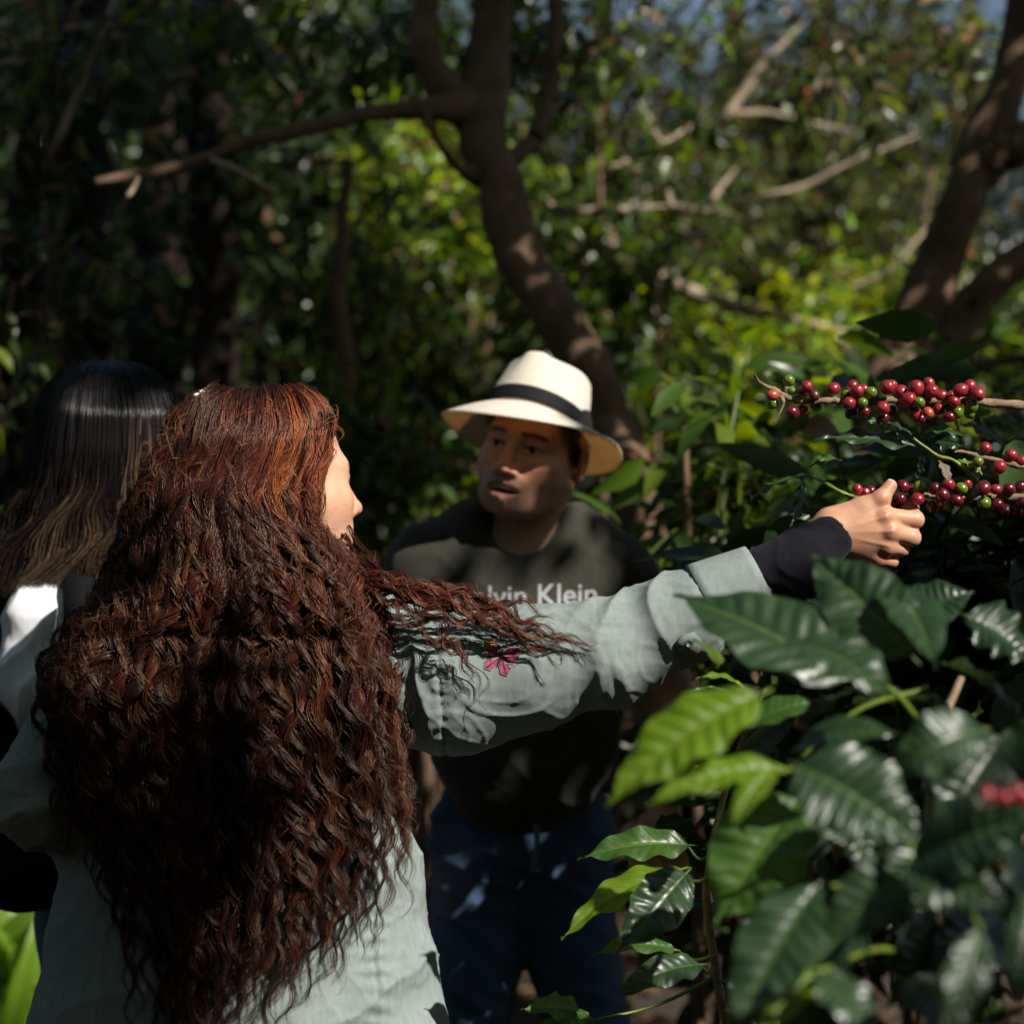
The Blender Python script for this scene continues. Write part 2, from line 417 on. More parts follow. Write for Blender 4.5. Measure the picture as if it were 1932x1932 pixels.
def bush(name, label, u, v, Y, rad, n_tw, per, L, pal, seed, dead=0.02, leafmat=None, cat='shrub', group=None, stems=4, tw_col=(.06, .035, .022), **kw):
    r = np.random.default_rng(seed); c = P(u, v, Y); root = thing(name, label, cat, (c[0], c[1], 0), group)
    w = MB()
    for k in range(stems):
        e = c + r.normal(size=3) * np.asarray(rad) * .4
        p = spline(np.stack([[c[0] + r.uniform(-.1, .1), c[1] + r.uniform(-.1, .1), -.05], [c[0] * .6 + e[0] * .4 + r.uniform(-.06, .06), c[1] * .6 + e[1] * .4, e[2] * .5], e]), 12)
        w.add(*tube(p, np.linspace(.018, .006, 12), 7))
    w.build('stem', M_BARK, root)
    mb = MB(); tw = Twigs(mb, tw_col); crown_leaves(mb, tw, c, rad, n_tw, per, L, pal, r, dead, **kw); mb.build('foliage', leafmat or M_LEAF, root)
    return root

# gaps shaped in the added overhead leaves to let sun reach the group, as capsules in the scene (a, b, radius)
SE1 = nrm(np.cross(SUN, [0, 0, 1.])); SE2 = np.cross(SE1, SUN)
def sun_plane(p): return np.stack([p @ SE1, p @ SE2], -1)
GAPS = [(P(505, 775, 2.95), P(600, 960, 2.93), .115), (P(650, 900, 3.0), P(675, 1000, 3.05), .09), (P(560, 1000, 2.9), P(640, 1250, 2.9), .08), (P(630, 1250, 2.87), P(690, 1620, 2.87), .085), (P(240, 1230, 2.9), P(200, 1420, 2.9), .035), (P(560, 1650, 2.86), P(430, 1900, 2.85), .05), (P(200, 780, 3.32), P(270, 780, 3.32), .075), (P(50, 1060, 3.34), P(190, 1040, 3.34), .06), (P(100, 1130, 3.33), P(70, 1320, 3.33), .15),
        (P(960, 770, 3.6), P(1060, 750, 3.62), .17), (P(880, 1135, 3.6), P(1150, 1060, 3.62), .055), (P(1010, 1145, 3.6), P(1105, 1135, 3.6), .028), (P(780, 1270, 2.9), P(1150, 1200, 2.92), .165), (P(1150, 1200, 2.92), P(1290, 1150, 2.93), .12), (P(1370, 1110, 2.93), P(1440, 1090, 2.93), .035), (P(800, 1140, 2.9), P(1100, 1190, 2.9), .10), (P(765, 1480, 2.92), P(765, 1930, 2.9), .13), (P(640, 1800, 2.85), P(600, 1930, 2.85), .06),
        (P(1450, 750, 3.0), P(1990, 765, 3.0), .055), (P(1620, 830, 3.0), P(1720, 840, 3.0), .04), (P(1840, 870, 3.0), P(1960, 890, 3.0), .05), (P(1590, 1040, 2.98), P(1690, 1040, 2.98), .028), (P(1660, 960, 2.98), P(1662, 950, 2.98), .018), (P(1520, 1010, 2.95), P(1560, 1000, 2.96), .03), (P(1600, 940, 3.0), P(1560, 910, 3.0), .02),
        (P(1290, 1130, 2.256), P(1680, 1290, 2.112), 0.133), (P(1580, 1080, 2.208), P(1780, 1230, 2.112), 0.099), (P(1180, 1500, 1.977), P(1430, 1340, 2.016), 0.122), (P(1400, 1530, 2.208), P(1420, 1450, 2.208), 0.056),
        (P(1530, 1430, 1.920), P(1720, 1580, 1.872), 0.111), (P(1670, 1420, 1.920), P(1850, 1370, 1.920), 0.078), (P(1730, 1620, 1.824), P(1990, 1560, 1.776), 0.122), (P(1560, 1770, 1.872), P(1720, 1640, 1.872), 0.089), (P(1390, 1900, 1.872), P(1520, 1700, 1.872), 0.099), (P(1560, 1860, 1.824), P(1640, 1950, 1.776), 0.056), (P(1790, 1930, 1.728), P(1840, 1780, 1.728), 0.066), (P(1930, 1870, 1.728), P(1950, 1700, 1.728), 0.056),
        (P(1100, 1620, 2.8), P(1280, 1610, 2.8), .05), (P(1090, 1740, 2.75), P(1250, 1660, 2.8), .05), (P(1120, 1800, 2.75), P(1260, 1790, 2.8), .03), (P(1000, 1900, 2.75), P(1090, 1930, 2.8), .05), (P(1310, 1285, 2.7), P(1390, 1300, 2.7), .03), (P(1180, 1700, 2.68), P(1280, 1650, 2.7), .03),
        (P(-40, 1690, 5.2), P(70, 1900, 5.2), .26), (P(880, 1690, 3.7), P(860, 1800, 3.72), .025), (P(1010, 1570, 3.7), P(1030, 1590, 3.7), .02), (P(1120, 1500, 3.65), P(1150, 1470, 3.65), .02)]
GA_ = [(sun_plane(a[None])[0], sun_plane(b[None])[0], r_) for a, b, r_ in GAPS]
SH_ = [(sun_plane(P(1030, 900, 3.57)[None])[0], sun_plane(P(1075, 925, 3.62)[None])[0], .03), (sun_plane(P(1040, 960, 3.62)[None])[0], sun_plane(P(1060, 975, 3.64)[None])[0], .03)]  # leaves kept here so the man's cheek and jaw stay shaded
def added_canopy(mb, tw, r, box, z0, z1, n, L, per, jit, gaps=(), shades=(), clip=None):
    """unseen leafy twigs added overhead as shade, with gaps left for the sun"""
    q = np.array([sun_plane(np.asarray(c)[None])[0] for c in box]); lo, hi = q.min(0), q.max(0)
    uv = r.uniform(lo, hi, (n, 2)); d = np.full(n, 9.)
    for a, b, r_ in gaps:
        ba = b - a; t = np.clip((uv - a) @ ba / (ba @ ba + 1e-9), 0, 1); d = np.minimum(d, np.linalg.norm(uv - a - t[:, None] * ba, axis=1) - r_)
    k = d > L * .45
    for a, b, r_ in shades:
        ba = b - a; t = np.clip((uv - a) @ ba / (ba @ ba + 1e-9), 0, 1); k |= np.linalg.norm(uv - a - t[:, None] * ba, axis=1) < r_
    uv = uv[k]; m = len(uv); h = r.uniform(z0, z1, m)
    base = uv[:, :1] * SE1 + uv[:, 1:] * SE2; c = base + SUN * ((h - base[:, 2]) / SUN[2])[:, None]
    if clip is not None: c = c[clip(c)]; m = len(c)
    idx = np.repeat(np.arange(m), per); N = len(idx); out = rand_dir(r, m); out[:, 2] *= .4
    pos = c[idx] + r.normal(size=(N, 3)) * jit
    d2 = nrm(out[idx] + rand_dir(r, N) * .9 + np.array([0, 0, -.25])); nn = nrm(SUN * .8 + np.array([0, 0, .4]) + r.normal(size=(N, 3)) * .35)
    leaf_cloud(mb, pos, L * r.uniform(.7, 1.3, N), d2, nn, colours(N, 'mid', r, .02), .45, .15, .2)
    for i in range(0, m, 4): tw.add(*tube(np.stack([c[i] - out[i] * L * .8, c[i], c[i] + out[i] * L * .8]), [.003, .0025, .0015], 4, cap=False))

def added_far_canopy(mb, tw, r):  # out of view, added to darken the left wood and dapple the trunk
    added_canopy(mb, tw, r, [P(-500, -100, 6.2), P(520, -100, 6.2), P(-500, 1300, 6.2), P(520, 1300, 6.2)], 4.4, 6.0, 1500, .14, 5, .08, GA_[-4:-3])
    added_canopy(mb, tw, r, [P(860, 0, 4.8), P(1230, 0, 4.8), P(1230, 880, 4.8), P(860, 880, 4.8)], 3.0, 3.7, 75, .11, 4, .06)
def added_near_canopy(mb, tw, r):  # out of view, added to shade the group and cut sky light
    added_canopy(mb, tw, r, [P(1620, 100, 5), P(2050, 100, 5), P(2050, 850, 5), P(1620, 850, 5)], 3.1, 3.9, 110, .11, 4, .06)
    added_canopy(mb, tw, r, [P(-250, 600, 3.4), P(2000, 600, 3.4), P(-250, 2300, 3.0), P(2000, 2300, 2.4), P(1932, 1932, 1.8), P(1200, 1932, 1.8)], 3.3, 4.5, 5200, .065, 4, .018, GA_, SH_)
    added_canopy(mb, tw, r, [(-5.5, -5, 4.8), (6.5, -5, 4.8), (6.5, 5.5, 4.8), (-5.5, 5.5, 4.8)], 4.6, 5.4, 4600, .17, 5, .10, [(a, b, q + .06) for a, b, q in GA_], (), lambda c: ~((c[:, 0] > 1.3) & (c[:, 1] > 1.2)) & (c[:, 1] < 4.6))

tree('shade_tree', 'crooked brown tree with forked trunk rising behind the straw hat',
     [(1262, 1850, 4.9, .075), (1235, 1300, 4.9, .062), (1185, 880, 4.85, .056), (1122, 715, 4.8, .058), (1050, 600, 4.8, .055), (990, 495, 4.8, .053), (945, 370, 4.8, .054), (912, 235, 4.85, .058), (925, 110, 4.9, .046), (938, -40, 4.9, .042), (950, -300, 4.8, .04), (1050, -700, 4.6, .03)],
     [[(905, 225, 4.85, .05), (850, 205, 4.8, .034), (700, 215, 4.75, .021), (560, 250, 4.7, .018), (470, 268, 4.7, .016), (350, 312, 4.7, .014), (180, 345, 4.6, .009)],
      [(905, 215, 4.85, .045), (835, 160, 4.85, .04), (800, 70, 4.85, .032), (815, -40, 4.85, .028), (800, -300, 4.6, .02)],
      [(930, 330, 4.8, .04), (868, 320, 4.75, .013), (820, 255, 4.7, .010), (800, 200, 4.7, .008)],
      [(1010, 260, 5.0, .02), (1035, 190, 5.1, .02), (1045, 60, 5.1, .018), (1050, -60, 5.1, .016)],
      [(930, 310, 4.9, .03), (1000, 275, 5.0, .02), (1035, 200, 5.1, .018)],
      [(1150, 800, 4.8, .035), (1195, 880, 4.65, .028), (1225, 905, 4.55, .02), (1200, 960, 4.5, .008)],
      [(1195, 880, 4.65, .02), (1165, 920, 4.6, .018), (1150, 935, 4.6, .006)]],
     [(640, 120, 5.4, (.75, .6, .28), 50, 5, .085, 'mid', .05, {}), (300, 120, 5.2, (.6, .5, .4), 36, 5, .085, 'olive', .06, {}),
      (880, 60, 5.6, (.55, .5, .25), 60, 5, .075, 'olive', .12, {}), (1150, 120, 5.6, (.5, .5, .3), 60, 5, .075, 'mid', .05, {})], M_BARK, 21, extra=added_far_canopy)

tree('shade_tree', 'dark reddish tree forking into two stout limbs beside the ripe cherries',
     [(1585, 1700, 5.0, .085), (1600, 1200, 5.0, .085), (1632, 900, 5.0, .085), (1685, 745, 5.0, .090), (1728, 640, 5.0, .066), (1762, 510, 5.0, .058), (1840, 335, 5.0, .050), (1893, 190, 5.0, .046), (1925, 60, 5.0, .044), (1960, -100, 4.9, .04), (2050, -500, 4.4, .03), (2150, -900, 3.6, .02)],
     [[(1705, 735, 5.0, .06), (1765, 670, 5.0, .05), (1800, 610, 5.0, .046), (1850, 560, 5.0, .044), (1932, 488, 5.0, .042), (2100, 400, 5.0, .038), (2400, 100, 4.6, .026), (2700, -300, 4.2, .006)],
      [(1715, 715, 4.95, .03), (1790, 692, 4.9, .014), (1870, 683, 4.9, .011), (1990, 665, 4.85, .009)],
      [(1838, 340, 5.0, .04), (1885, 292, 4.98, .045), (1960, 265, 5.0, .04), (2100, 200, 5, .03)]],
     [(1700, 60, 5.6, (.7, .6, .22), 60, 5, .07, 'olive', .15, {})], M_BARK, 22, extra=added_near_canopy)

# dark slender trunks on the shaded left
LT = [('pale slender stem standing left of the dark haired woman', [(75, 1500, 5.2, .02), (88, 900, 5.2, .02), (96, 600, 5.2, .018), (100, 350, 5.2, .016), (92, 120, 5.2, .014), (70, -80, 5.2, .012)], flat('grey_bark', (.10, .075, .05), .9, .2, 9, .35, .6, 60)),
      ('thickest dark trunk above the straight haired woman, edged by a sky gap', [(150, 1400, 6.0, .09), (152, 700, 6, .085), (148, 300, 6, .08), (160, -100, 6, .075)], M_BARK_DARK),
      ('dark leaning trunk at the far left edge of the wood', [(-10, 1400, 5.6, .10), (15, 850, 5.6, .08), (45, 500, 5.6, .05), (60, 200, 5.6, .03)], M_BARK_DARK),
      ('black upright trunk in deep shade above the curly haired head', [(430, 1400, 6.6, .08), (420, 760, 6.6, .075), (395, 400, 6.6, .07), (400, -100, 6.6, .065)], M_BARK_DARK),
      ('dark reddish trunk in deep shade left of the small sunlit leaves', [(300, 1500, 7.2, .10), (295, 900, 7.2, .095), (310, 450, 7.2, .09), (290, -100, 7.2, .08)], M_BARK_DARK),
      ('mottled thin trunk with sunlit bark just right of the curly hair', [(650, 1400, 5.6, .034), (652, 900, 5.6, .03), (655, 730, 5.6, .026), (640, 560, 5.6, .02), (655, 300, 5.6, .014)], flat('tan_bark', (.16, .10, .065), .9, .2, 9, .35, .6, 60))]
cr = [[(60, 420, 5.0, (.35, .4, .75), 42, 5, .075, 'olive', .05, {})], [(200, 160, 6.4, (.7, .5, .5), 40, 5, .10, 'dark', .03, {})], [(-40, 300, 5.4, (.5, .5, .9), 55, 5, .09, 'dark', .03, {}), (60, 640, 5.5, (.3, .4, .5), 34, 5, .08, 'dark', .04, {})],
      [(470, 200, 6.7, (.8, .5, .5), 60, 5, .10, 'dark', .03, {}), (500, 620, 7.0, (.7, .5, .7), 60, 5, .09, 'dark', .05, {})], [(300, 80, 7.4, (1.2, .6, .7), 80, 5, .12, 'dark', .02, {}), (230, 600, 8, (.9, .5, 1.1), 90, 5, .12, 'dark', .02, {})],
      [(690, 480, 5.9, (.3, .4, .45), 46, 5, .075, 'mid', .08, {}), (640, 620, 5.7, (.25, .3, .35), 22, 5, .07, 'olive', .15, {})]]
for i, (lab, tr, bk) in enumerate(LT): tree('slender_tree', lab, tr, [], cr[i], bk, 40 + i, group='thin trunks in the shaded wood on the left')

# taller trees behind: crowns that close the view
BT = [('tall dark tree closing the view behind the straight haired woman', 120, 500, 9.5, (1.6, 1.0, 2.6), 'dark', 360, .15),
      ('dense dark tree behind the curly haired head', 560, 520, 9.8, (1.3, 1.0, 2.4), 'dark', 360, .15),
      ('green leafy tree behind the long low limb, left of the crooked trunk', 800, 480, 9.0, (.9, .9, 2.2), 'mid', 520, .085),
      ('leafy tree with sky gaps right of the crooked trunk', 1150, 330, 9.2, (1.05, .9, 1.05), 'olive', 560, .070),
      ('loose tree with dry leaves at the top right of the wood', 1560, 210, 9.0, (1.25, .8, .85), 'olive', 760, .068),
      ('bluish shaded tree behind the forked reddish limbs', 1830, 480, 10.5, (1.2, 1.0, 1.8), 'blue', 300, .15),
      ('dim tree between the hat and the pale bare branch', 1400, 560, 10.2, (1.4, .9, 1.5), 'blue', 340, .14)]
for i, (lab, u, v, Y, rad, pal, nt_, L) in enumerate(BT):
    tree('leafy_tree', lab, [(u, 2100, Y, .12), (u + 20, 1000, Y, .10), (u - 15, 300, Y, .07), (u, -100, Y, .04)], [], [(u, v, Y, rad, nt_, 6, L, pal, .05, {})], M_BARK_DARK, 60 + i, group='leafy trees closing the view')

# coffee bushes of the plantation behind the group
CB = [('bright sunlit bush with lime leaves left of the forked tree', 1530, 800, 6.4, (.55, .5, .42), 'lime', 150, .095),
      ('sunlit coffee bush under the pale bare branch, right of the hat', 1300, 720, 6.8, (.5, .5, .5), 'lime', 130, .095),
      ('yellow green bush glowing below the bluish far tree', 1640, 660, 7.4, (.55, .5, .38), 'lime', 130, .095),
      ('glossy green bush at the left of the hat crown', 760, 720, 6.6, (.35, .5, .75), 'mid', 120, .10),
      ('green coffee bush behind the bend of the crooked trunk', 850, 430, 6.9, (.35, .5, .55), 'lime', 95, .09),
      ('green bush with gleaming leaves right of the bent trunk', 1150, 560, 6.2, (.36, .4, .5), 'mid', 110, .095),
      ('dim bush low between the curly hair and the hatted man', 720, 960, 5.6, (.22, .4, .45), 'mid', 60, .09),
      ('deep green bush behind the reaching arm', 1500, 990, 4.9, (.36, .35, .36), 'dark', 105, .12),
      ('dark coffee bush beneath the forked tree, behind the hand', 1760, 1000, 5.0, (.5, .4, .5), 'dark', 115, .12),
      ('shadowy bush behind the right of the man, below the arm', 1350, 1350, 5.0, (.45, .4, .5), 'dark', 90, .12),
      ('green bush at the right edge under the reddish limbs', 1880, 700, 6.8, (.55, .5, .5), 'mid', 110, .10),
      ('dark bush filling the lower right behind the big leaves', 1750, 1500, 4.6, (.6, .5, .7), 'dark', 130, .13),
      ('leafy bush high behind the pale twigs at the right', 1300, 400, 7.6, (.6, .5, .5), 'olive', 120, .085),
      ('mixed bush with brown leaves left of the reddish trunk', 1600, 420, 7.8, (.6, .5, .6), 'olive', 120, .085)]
CB = [(a, b, c, d, e, f, int(g * 1.9), h * .68) for (a, b, c, d, e, f, g, h) in CB]
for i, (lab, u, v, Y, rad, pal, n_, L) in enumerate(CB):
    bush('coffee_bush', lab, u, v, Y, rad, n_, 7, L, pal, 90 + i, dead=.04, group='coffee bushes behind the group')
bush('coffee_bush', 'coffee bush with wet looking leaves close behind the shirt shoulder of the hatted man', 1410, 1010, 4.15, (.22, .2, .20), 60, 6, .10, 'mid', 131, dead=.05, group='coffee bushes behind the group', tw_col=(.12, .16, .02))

# bare pale branches in the sunlit wood
def bare(label, paths, seed):
    b0 = P(*paths[0][0][:3]); root = thing('bare_branch', label, 'branch', (b0[0], b0[1], b0[2]), 'pale bare branches in the sunlit wood')
    for i, p in enumerate(paths):
        a_, b_ = np.array(p[0]), np.array(p[1]); c_, d_ = np.array(p[-1]), np.array(p[-2]); e0 = a_ + (a_ - b_) * 1.1; e1 = c_ + (c_ - d_) * 1.3; e0[2] += .25; e1[2] += .25; e0[3] = e1[3] = .0022
        p = ([tuple(e0)] if i == 0 else []) + list(p) + [tuple(e1)]
        w = MB(); wood_path(w, p, 20, 7, .2, seed + i); w.build('shoot' if i else 'bough', M_PALE, root)
bare('long pale branch slanting down behind the cherries with an upright fork', [[(1030, 460, 6.2, .006), (1110, 478, 6.2, .013), (1200, 500, 6.2, .016), (1290, 545, 6.2, .02), (1400, 578, 6.2, .016), (1530, 610, 6.2, .012)], [(1255, 525, 6.2, .013), (1275, 465, 6.2, .012), (1310, 420, 6.2, .012), (1345, 375, 6.2, .010)]], 300)
bare('pale knotted twig near the top, right of the sky gap', [[(1360, 230, 6.6, .012), (1400, 180, 6.6, .013), (1440, 120, 6.6, .012), (1475, 85, 6.6, .008)], [(1375, 215, 6.6, .010), (1450, 215, 6.6, .010), (1520, 230, 6.6, .008)]], 310)
bare('thin pale twig crossing the dim trees at centre right', [[(1440, 370, 6.4, .008), (1520, 350, 6.4, .009), (1600, 310, 6.4, .009), (1660, 285, 6.4, .006)], [(1600, 545, 6.8, .006), (1680, 510, 6.8, .008), (1720, 465, 6.8, .006)]], 320)
bare('tangled grey twigs just right of the crooked trunk', [[(1140, 320, 5.8, .006), (1200, 300, 5.8, .009), (1260, 265, 5.8, .007)], [(1180, 330, 5.8, .008), (1250, 290, 5.8, .007), (1230, 240, 5.8, .006)], [(1020, 380, 5.8, .012), (1080, 400, 5.8, .011), (1160, 395, 5.8, .010)], [(1260, 360, 5.9, .006), (1270, 390, 5.9, .009), (1320, 396, 5.9, .011)]], 330)
bare('short broken stick hanging lit below the long low limb', [[(415, 308, 4.6, .008), (450, 325, 4.6, .009), (485, 345, 4.6, .008)], [(262, 335, 4.6, .004), (252, 355, 4.6, .005), (240, 375, 4.6, .005)]], 340)
bare('thin dead twigs leaning in the dark at the upper left', [[(110, 265, 5.0, .010), (140, 190, 5.0, .009), (170, 120, 5.0, .008), (205, 30, 5.0, .006)], [(-10, 130, 5.0, .010), (30, 112, 5.0, .008)], [(120, 55, 5.0, .007), (200, 48, 5.0, .007)]], 350)
# ---------------------------------------------------------------- heads
def frame_axes(fwd, up):
    f = nrm(np.asarray(fwd, float)); u = np.asarray(up, float); u = nrm(u - f * (u @ f)); r_ = np.cross(f, u)
    return np.stack([r_, f, u], 1)      # columns: right, forward, up (local -> world)
def head_sdf(w=1.0, cheek=1.0, mouth=0.0, jaw=1.0, smile=0.0):
    A = lambda x, y, z: np.array([x * w, y, z])
    it = [el((0, -.018, .032), (.077 * w, .098, .088)), (el((0, .032, -.04), (.063 * w, .060, .074)), .03),
          (rc(A(-.022, .070, -.084), A(.022, .070, -.084), .020), .035), (el((0, .078, -.102), (.022 * w, .017, .017)), .02),
          (rc(A(-.052, -.005, -.055), A(-.030, .055, -.092), .019 * jaw, .016), .04), (rc(A(.052, -.005, -.055), A(.030, .055, -.092), .019 * jaw, .016), .04)]
    for s in (-1, 1):
        it += [(el(A(s * .040, .050, -.030), (.024 * cheek, .028 * cheek, .026)), .035), (rc(A(s * .012, .081, .019), A(s * .042, .066, .020), .0105, .0095), .028)]
    it += [(rc((0, .082, .012), (0, .108, -.034), .0075, .0115), .012), (el((0, .112, -.038), (.0125, .011, .010)), .008)]
    for s in (-1, 1): it += [(el(A(s * .0145, .099, -.042), (.0085, .011, .0085)), .008)]
    for s in (-1, 1): it += [('-', el(A(s * .032, .098, .000), (.019, .018, .012)), .014)]
    for s in (-1, 1): it += [(el(A(s * .0315, .0725, .000), (.0140, .0135, .0125)), .002), (rc(A(s * .020, .0835, .0068), A(s * .044, .0775, .0050), .0042), .005), (rc(A(s * .021, .083, -.0085), A(s * .043, .076, -.0075), .0035), .006)]
    it += [(el((0, .078, -.068), (.032 * w, .020, .024)), .02)]
    o = mouth
    it += [(rc(A(-.020, .088, -.0655 - smile + o * .2), (0, .0975, -.0635 + o * .2), .0045, .0062), .006), (rc(A(.020, .088, -.0655 - smile + o * .2), (0, .0975, -.0635 + o * .2), .0045, .0062), .006),
           (rc(A(-.018, .087, -.075 - o), (0, .094, -.0785 - o), .0048, .0072), .006), (rc(A(.018, .087, -.075 - o), (0, .094, -.0785 - o), .0048, .0072), .006)]
    it += [('-', el((0, .102, -.0705 - o * .4), (.0285 * w, .028, .0010 + o * .60)), .003)]
    if mouth > 0: it += [(el((0, .0710, -.0690), (.025, .0215, .0080)), .001)]
    it += [('-', el((-.006, .108, -.0475), (.004, .006, .003)), .003), ('-', el((.006, .108, -.0475), (.004, .006, .003)), .003)]
    for s in (-1, 1):
        R = frame_axes((s * .35, .93, 0), (0, -.18, 1))
        it += [(el(A(s * .080, -.016, -.012), (.0085, .019, .033), R), .006), ('-', el(A(s * .090, -.010, -.010), (.009, .011, .021), R), .005)]
    return U(it, .02)
def head_color(q, skin, lip, brow=(.02, .012, .008), stubble=0.0, w=1.0, hairline=None, teeth=False, socket_shade=.15):
    """skin colour in head coordinates: lips, brows, eyes, hair cap"""
    x, y, z = q[:, 0] / w, q[:, 1], q[:, 2]; ax = np.abs(x)
    c = np.tile(np.array(skin), (len(q), 1)) * (1 + .10 * vnoise(q * 60, 3) + .06 * vnoise(q * 220, 4))[:, None]
    red = np.exp(-((ax - .045) / .022) ** 2 - ((z + .035) / .025) ** 2) * (y > .03) + .8 * np.exp(-(ax / .016) ** 2 - ((z + .035) / .02) ** 2) * (y > .09)
    c = c * (1 + red[:, None] * np.array([.08, -.10, -.10]))
    def blend(m, col): 
        nonlocal c
        c = c * (1 - m[:, None]) + np.array(col) * m[:, None]
    if stubble:
        m = sstep(-.045, -.06, z) * sstep(.0, .03, y) * stubble * (1 - .6 * np.exp(-((ax) / .012) ** 2 - ((z + .05) / .006) ** 2)); blend(m, tuple(np.array(skin) * np.array([.42, .45, .5])))
        blend(stubble * .8 * np.exp(-((z + .056) / .0055) ** 2) * sstep(.03, .022, ax) * (y > .07), tuple(np.array(skin) * .35))
    lm = sstep(1.0, .75, np.sqrt((ax / .0255) ** 2 + ((z + .072) / .0155) ** 2)) * (y > .08); blend(lm, lip)
    if teeth:
        inner = sstep(1.0, .85, np.sqrt((ax / .0275) ** 2 + ((z + .0720) / .0085) ** 2)) * sstep(.0965, .0945, y) * (y > .05); blend(inner, (.03, .010, .008))
        t = inner * (np.abs(z + .0690) < .0076) * (y > .074); blend(t, (.78, .72, .63))
    bz = .0225 + .05 * np.minimum(ax - .015, .018) - .25 * np.maximum(ax - .036, 0)
    bm = sstep(.0055, .003, np.abs(z - bz)) * sstep(.010, .015, ax) * sstep(.056, .046, ax) * (y > .045); blend(bm * .9, brow)
    em = np.exp(-((ax - .032) / .019) ** 2 - ((z - .001) / .012) ** 2) * (y > .05); c = c * (1 - socket_shade * em)[:, None]  # shade of the eye sockets put into the skin colour
    eye = sstep(1.0, .9, np.sqrt(((ax - .032) / .0125) ** 2 + ((z + .001) / .0052) ** 2)) * (y > .06); blend(eye, (.42, .36, .32))
    ir = sstep(.0062, .0054, np.sqrt((ax - .0315) ** 2 + (z + .0005) ** 2)) * eye; blend(ir, (.012, .007, .005))
    lash = sstep(.0022, .001, np.abs(z - (.0050 - 30 * (ax - .032) ** 2))) * sstep(.015, .013, np.abs(ax - .032)) * (y > .055); blend(lash * .95, (.012, .008, .006))
    if hairline is not None: blend(hairline(x, y, z), brow)
    return c
def person_root(label, loc): return thing('person', label, 'person', loc)

SKIN_W = (.56, .315, .205); SKIN_M = (.55, .295, .185)
M_SKIN = vcol_mat('skin', .46, .42, .0, .28, 420)
M_SKIN.node_tree.nodes['Principled BSDF'].inputs['Subsurface Weight'].default_value = .12
M_SKIN.node_tree.nodes['Principled BSDF'].inputs['Subsurface Radius'].default_value = (1, .35, .2)
M_SKIN.node_tree.nodes['Principled BSDF'].inputs['Subsurface Scale'].default_value = .004

def strands_mesh(mb, pts, rad, col):
    """pts (S,N,3), rad (S,N) or (N,), col (S,N,3): thin three sided hairs"""
    S, N, _ = pts.shape; t = np.gradient(pts, axis=1); t = nrm(t)
    ref = np.array([.31, .93, .2]); a = nrm(np.cross(t, ref)); b = np.cross(t, a); rad = np.broadcast_to(rad, (S, N))
    vs = [pts + rad[..., None] * (math.cos(k) * a + math.sin(k) * b) for k in (0, 2.094, 4.189)]
    v = np.stack(vs, 2).reshape(-1, 3); base = (np.arange(S)[:, None] * N + np.arange(N - 1)[None])[..., None] * 3
    j = np.arange(3)[None, None]; j2 = (j + 1) % 3
    f = np.stack([base + j, base + j2, base + 3 + j2, base + 3 + j], -1).reshape(-1, 4)
    mb.add(v, f, np.repeat(np.broadcast_to(col, (S, N, 3)).reshape(-1, 3), 3, 0))
def interp(tab, x): t = np.array(tab, float); return np.interp(x, t[:, 0], t[:, 1])

# ================================================================ woman with the long curls
woman = person_root('woman with very long curly auburn hair in a pale sage shirt reaching for ripe cherries', (P(445, 0, 3.08)[0], 3.08, 0))
HB = P(536, 905, 3.03)                       # eye level centre of her head
HA = frame_axes((math.cos(math.radians(31)), math.sin(math.radians(31)), -.03), (-.05, 0, 1))
hs = head_sdf(1.0, 1.18, 0.0, 1.05)
wh = lambda p: hs((p - HB) @ HA)
neckW = rc(HB + HA @ np.array([0, -.02, -.07]), P(540, 1150, 3.05), .054, .064)
hw = U([wh, (neckW, .03)])
v, f = sdf_mesh(hw, HB - np.array([.15, .15, .25]), HB + np.array([.16, .16, .15]), .0022); v = relax(v, f, 2, .4)
q = (v - HB) @ HA
cap = lambda x, y, z: np.clip(sstep(.012, -.012, y - .052 + .9 * np.maximum(np.abs(x) - .045, 0) - .35 * np.maximum(z - .05, 0)) * sstep(-.09, -.05, z) , 0, 1)
cH = head_color(q, SKIN_W, (.42, .16, .13), (.035, .02, .014), 0, 1, cap)
body = MB(); body.add(v, f, cH)

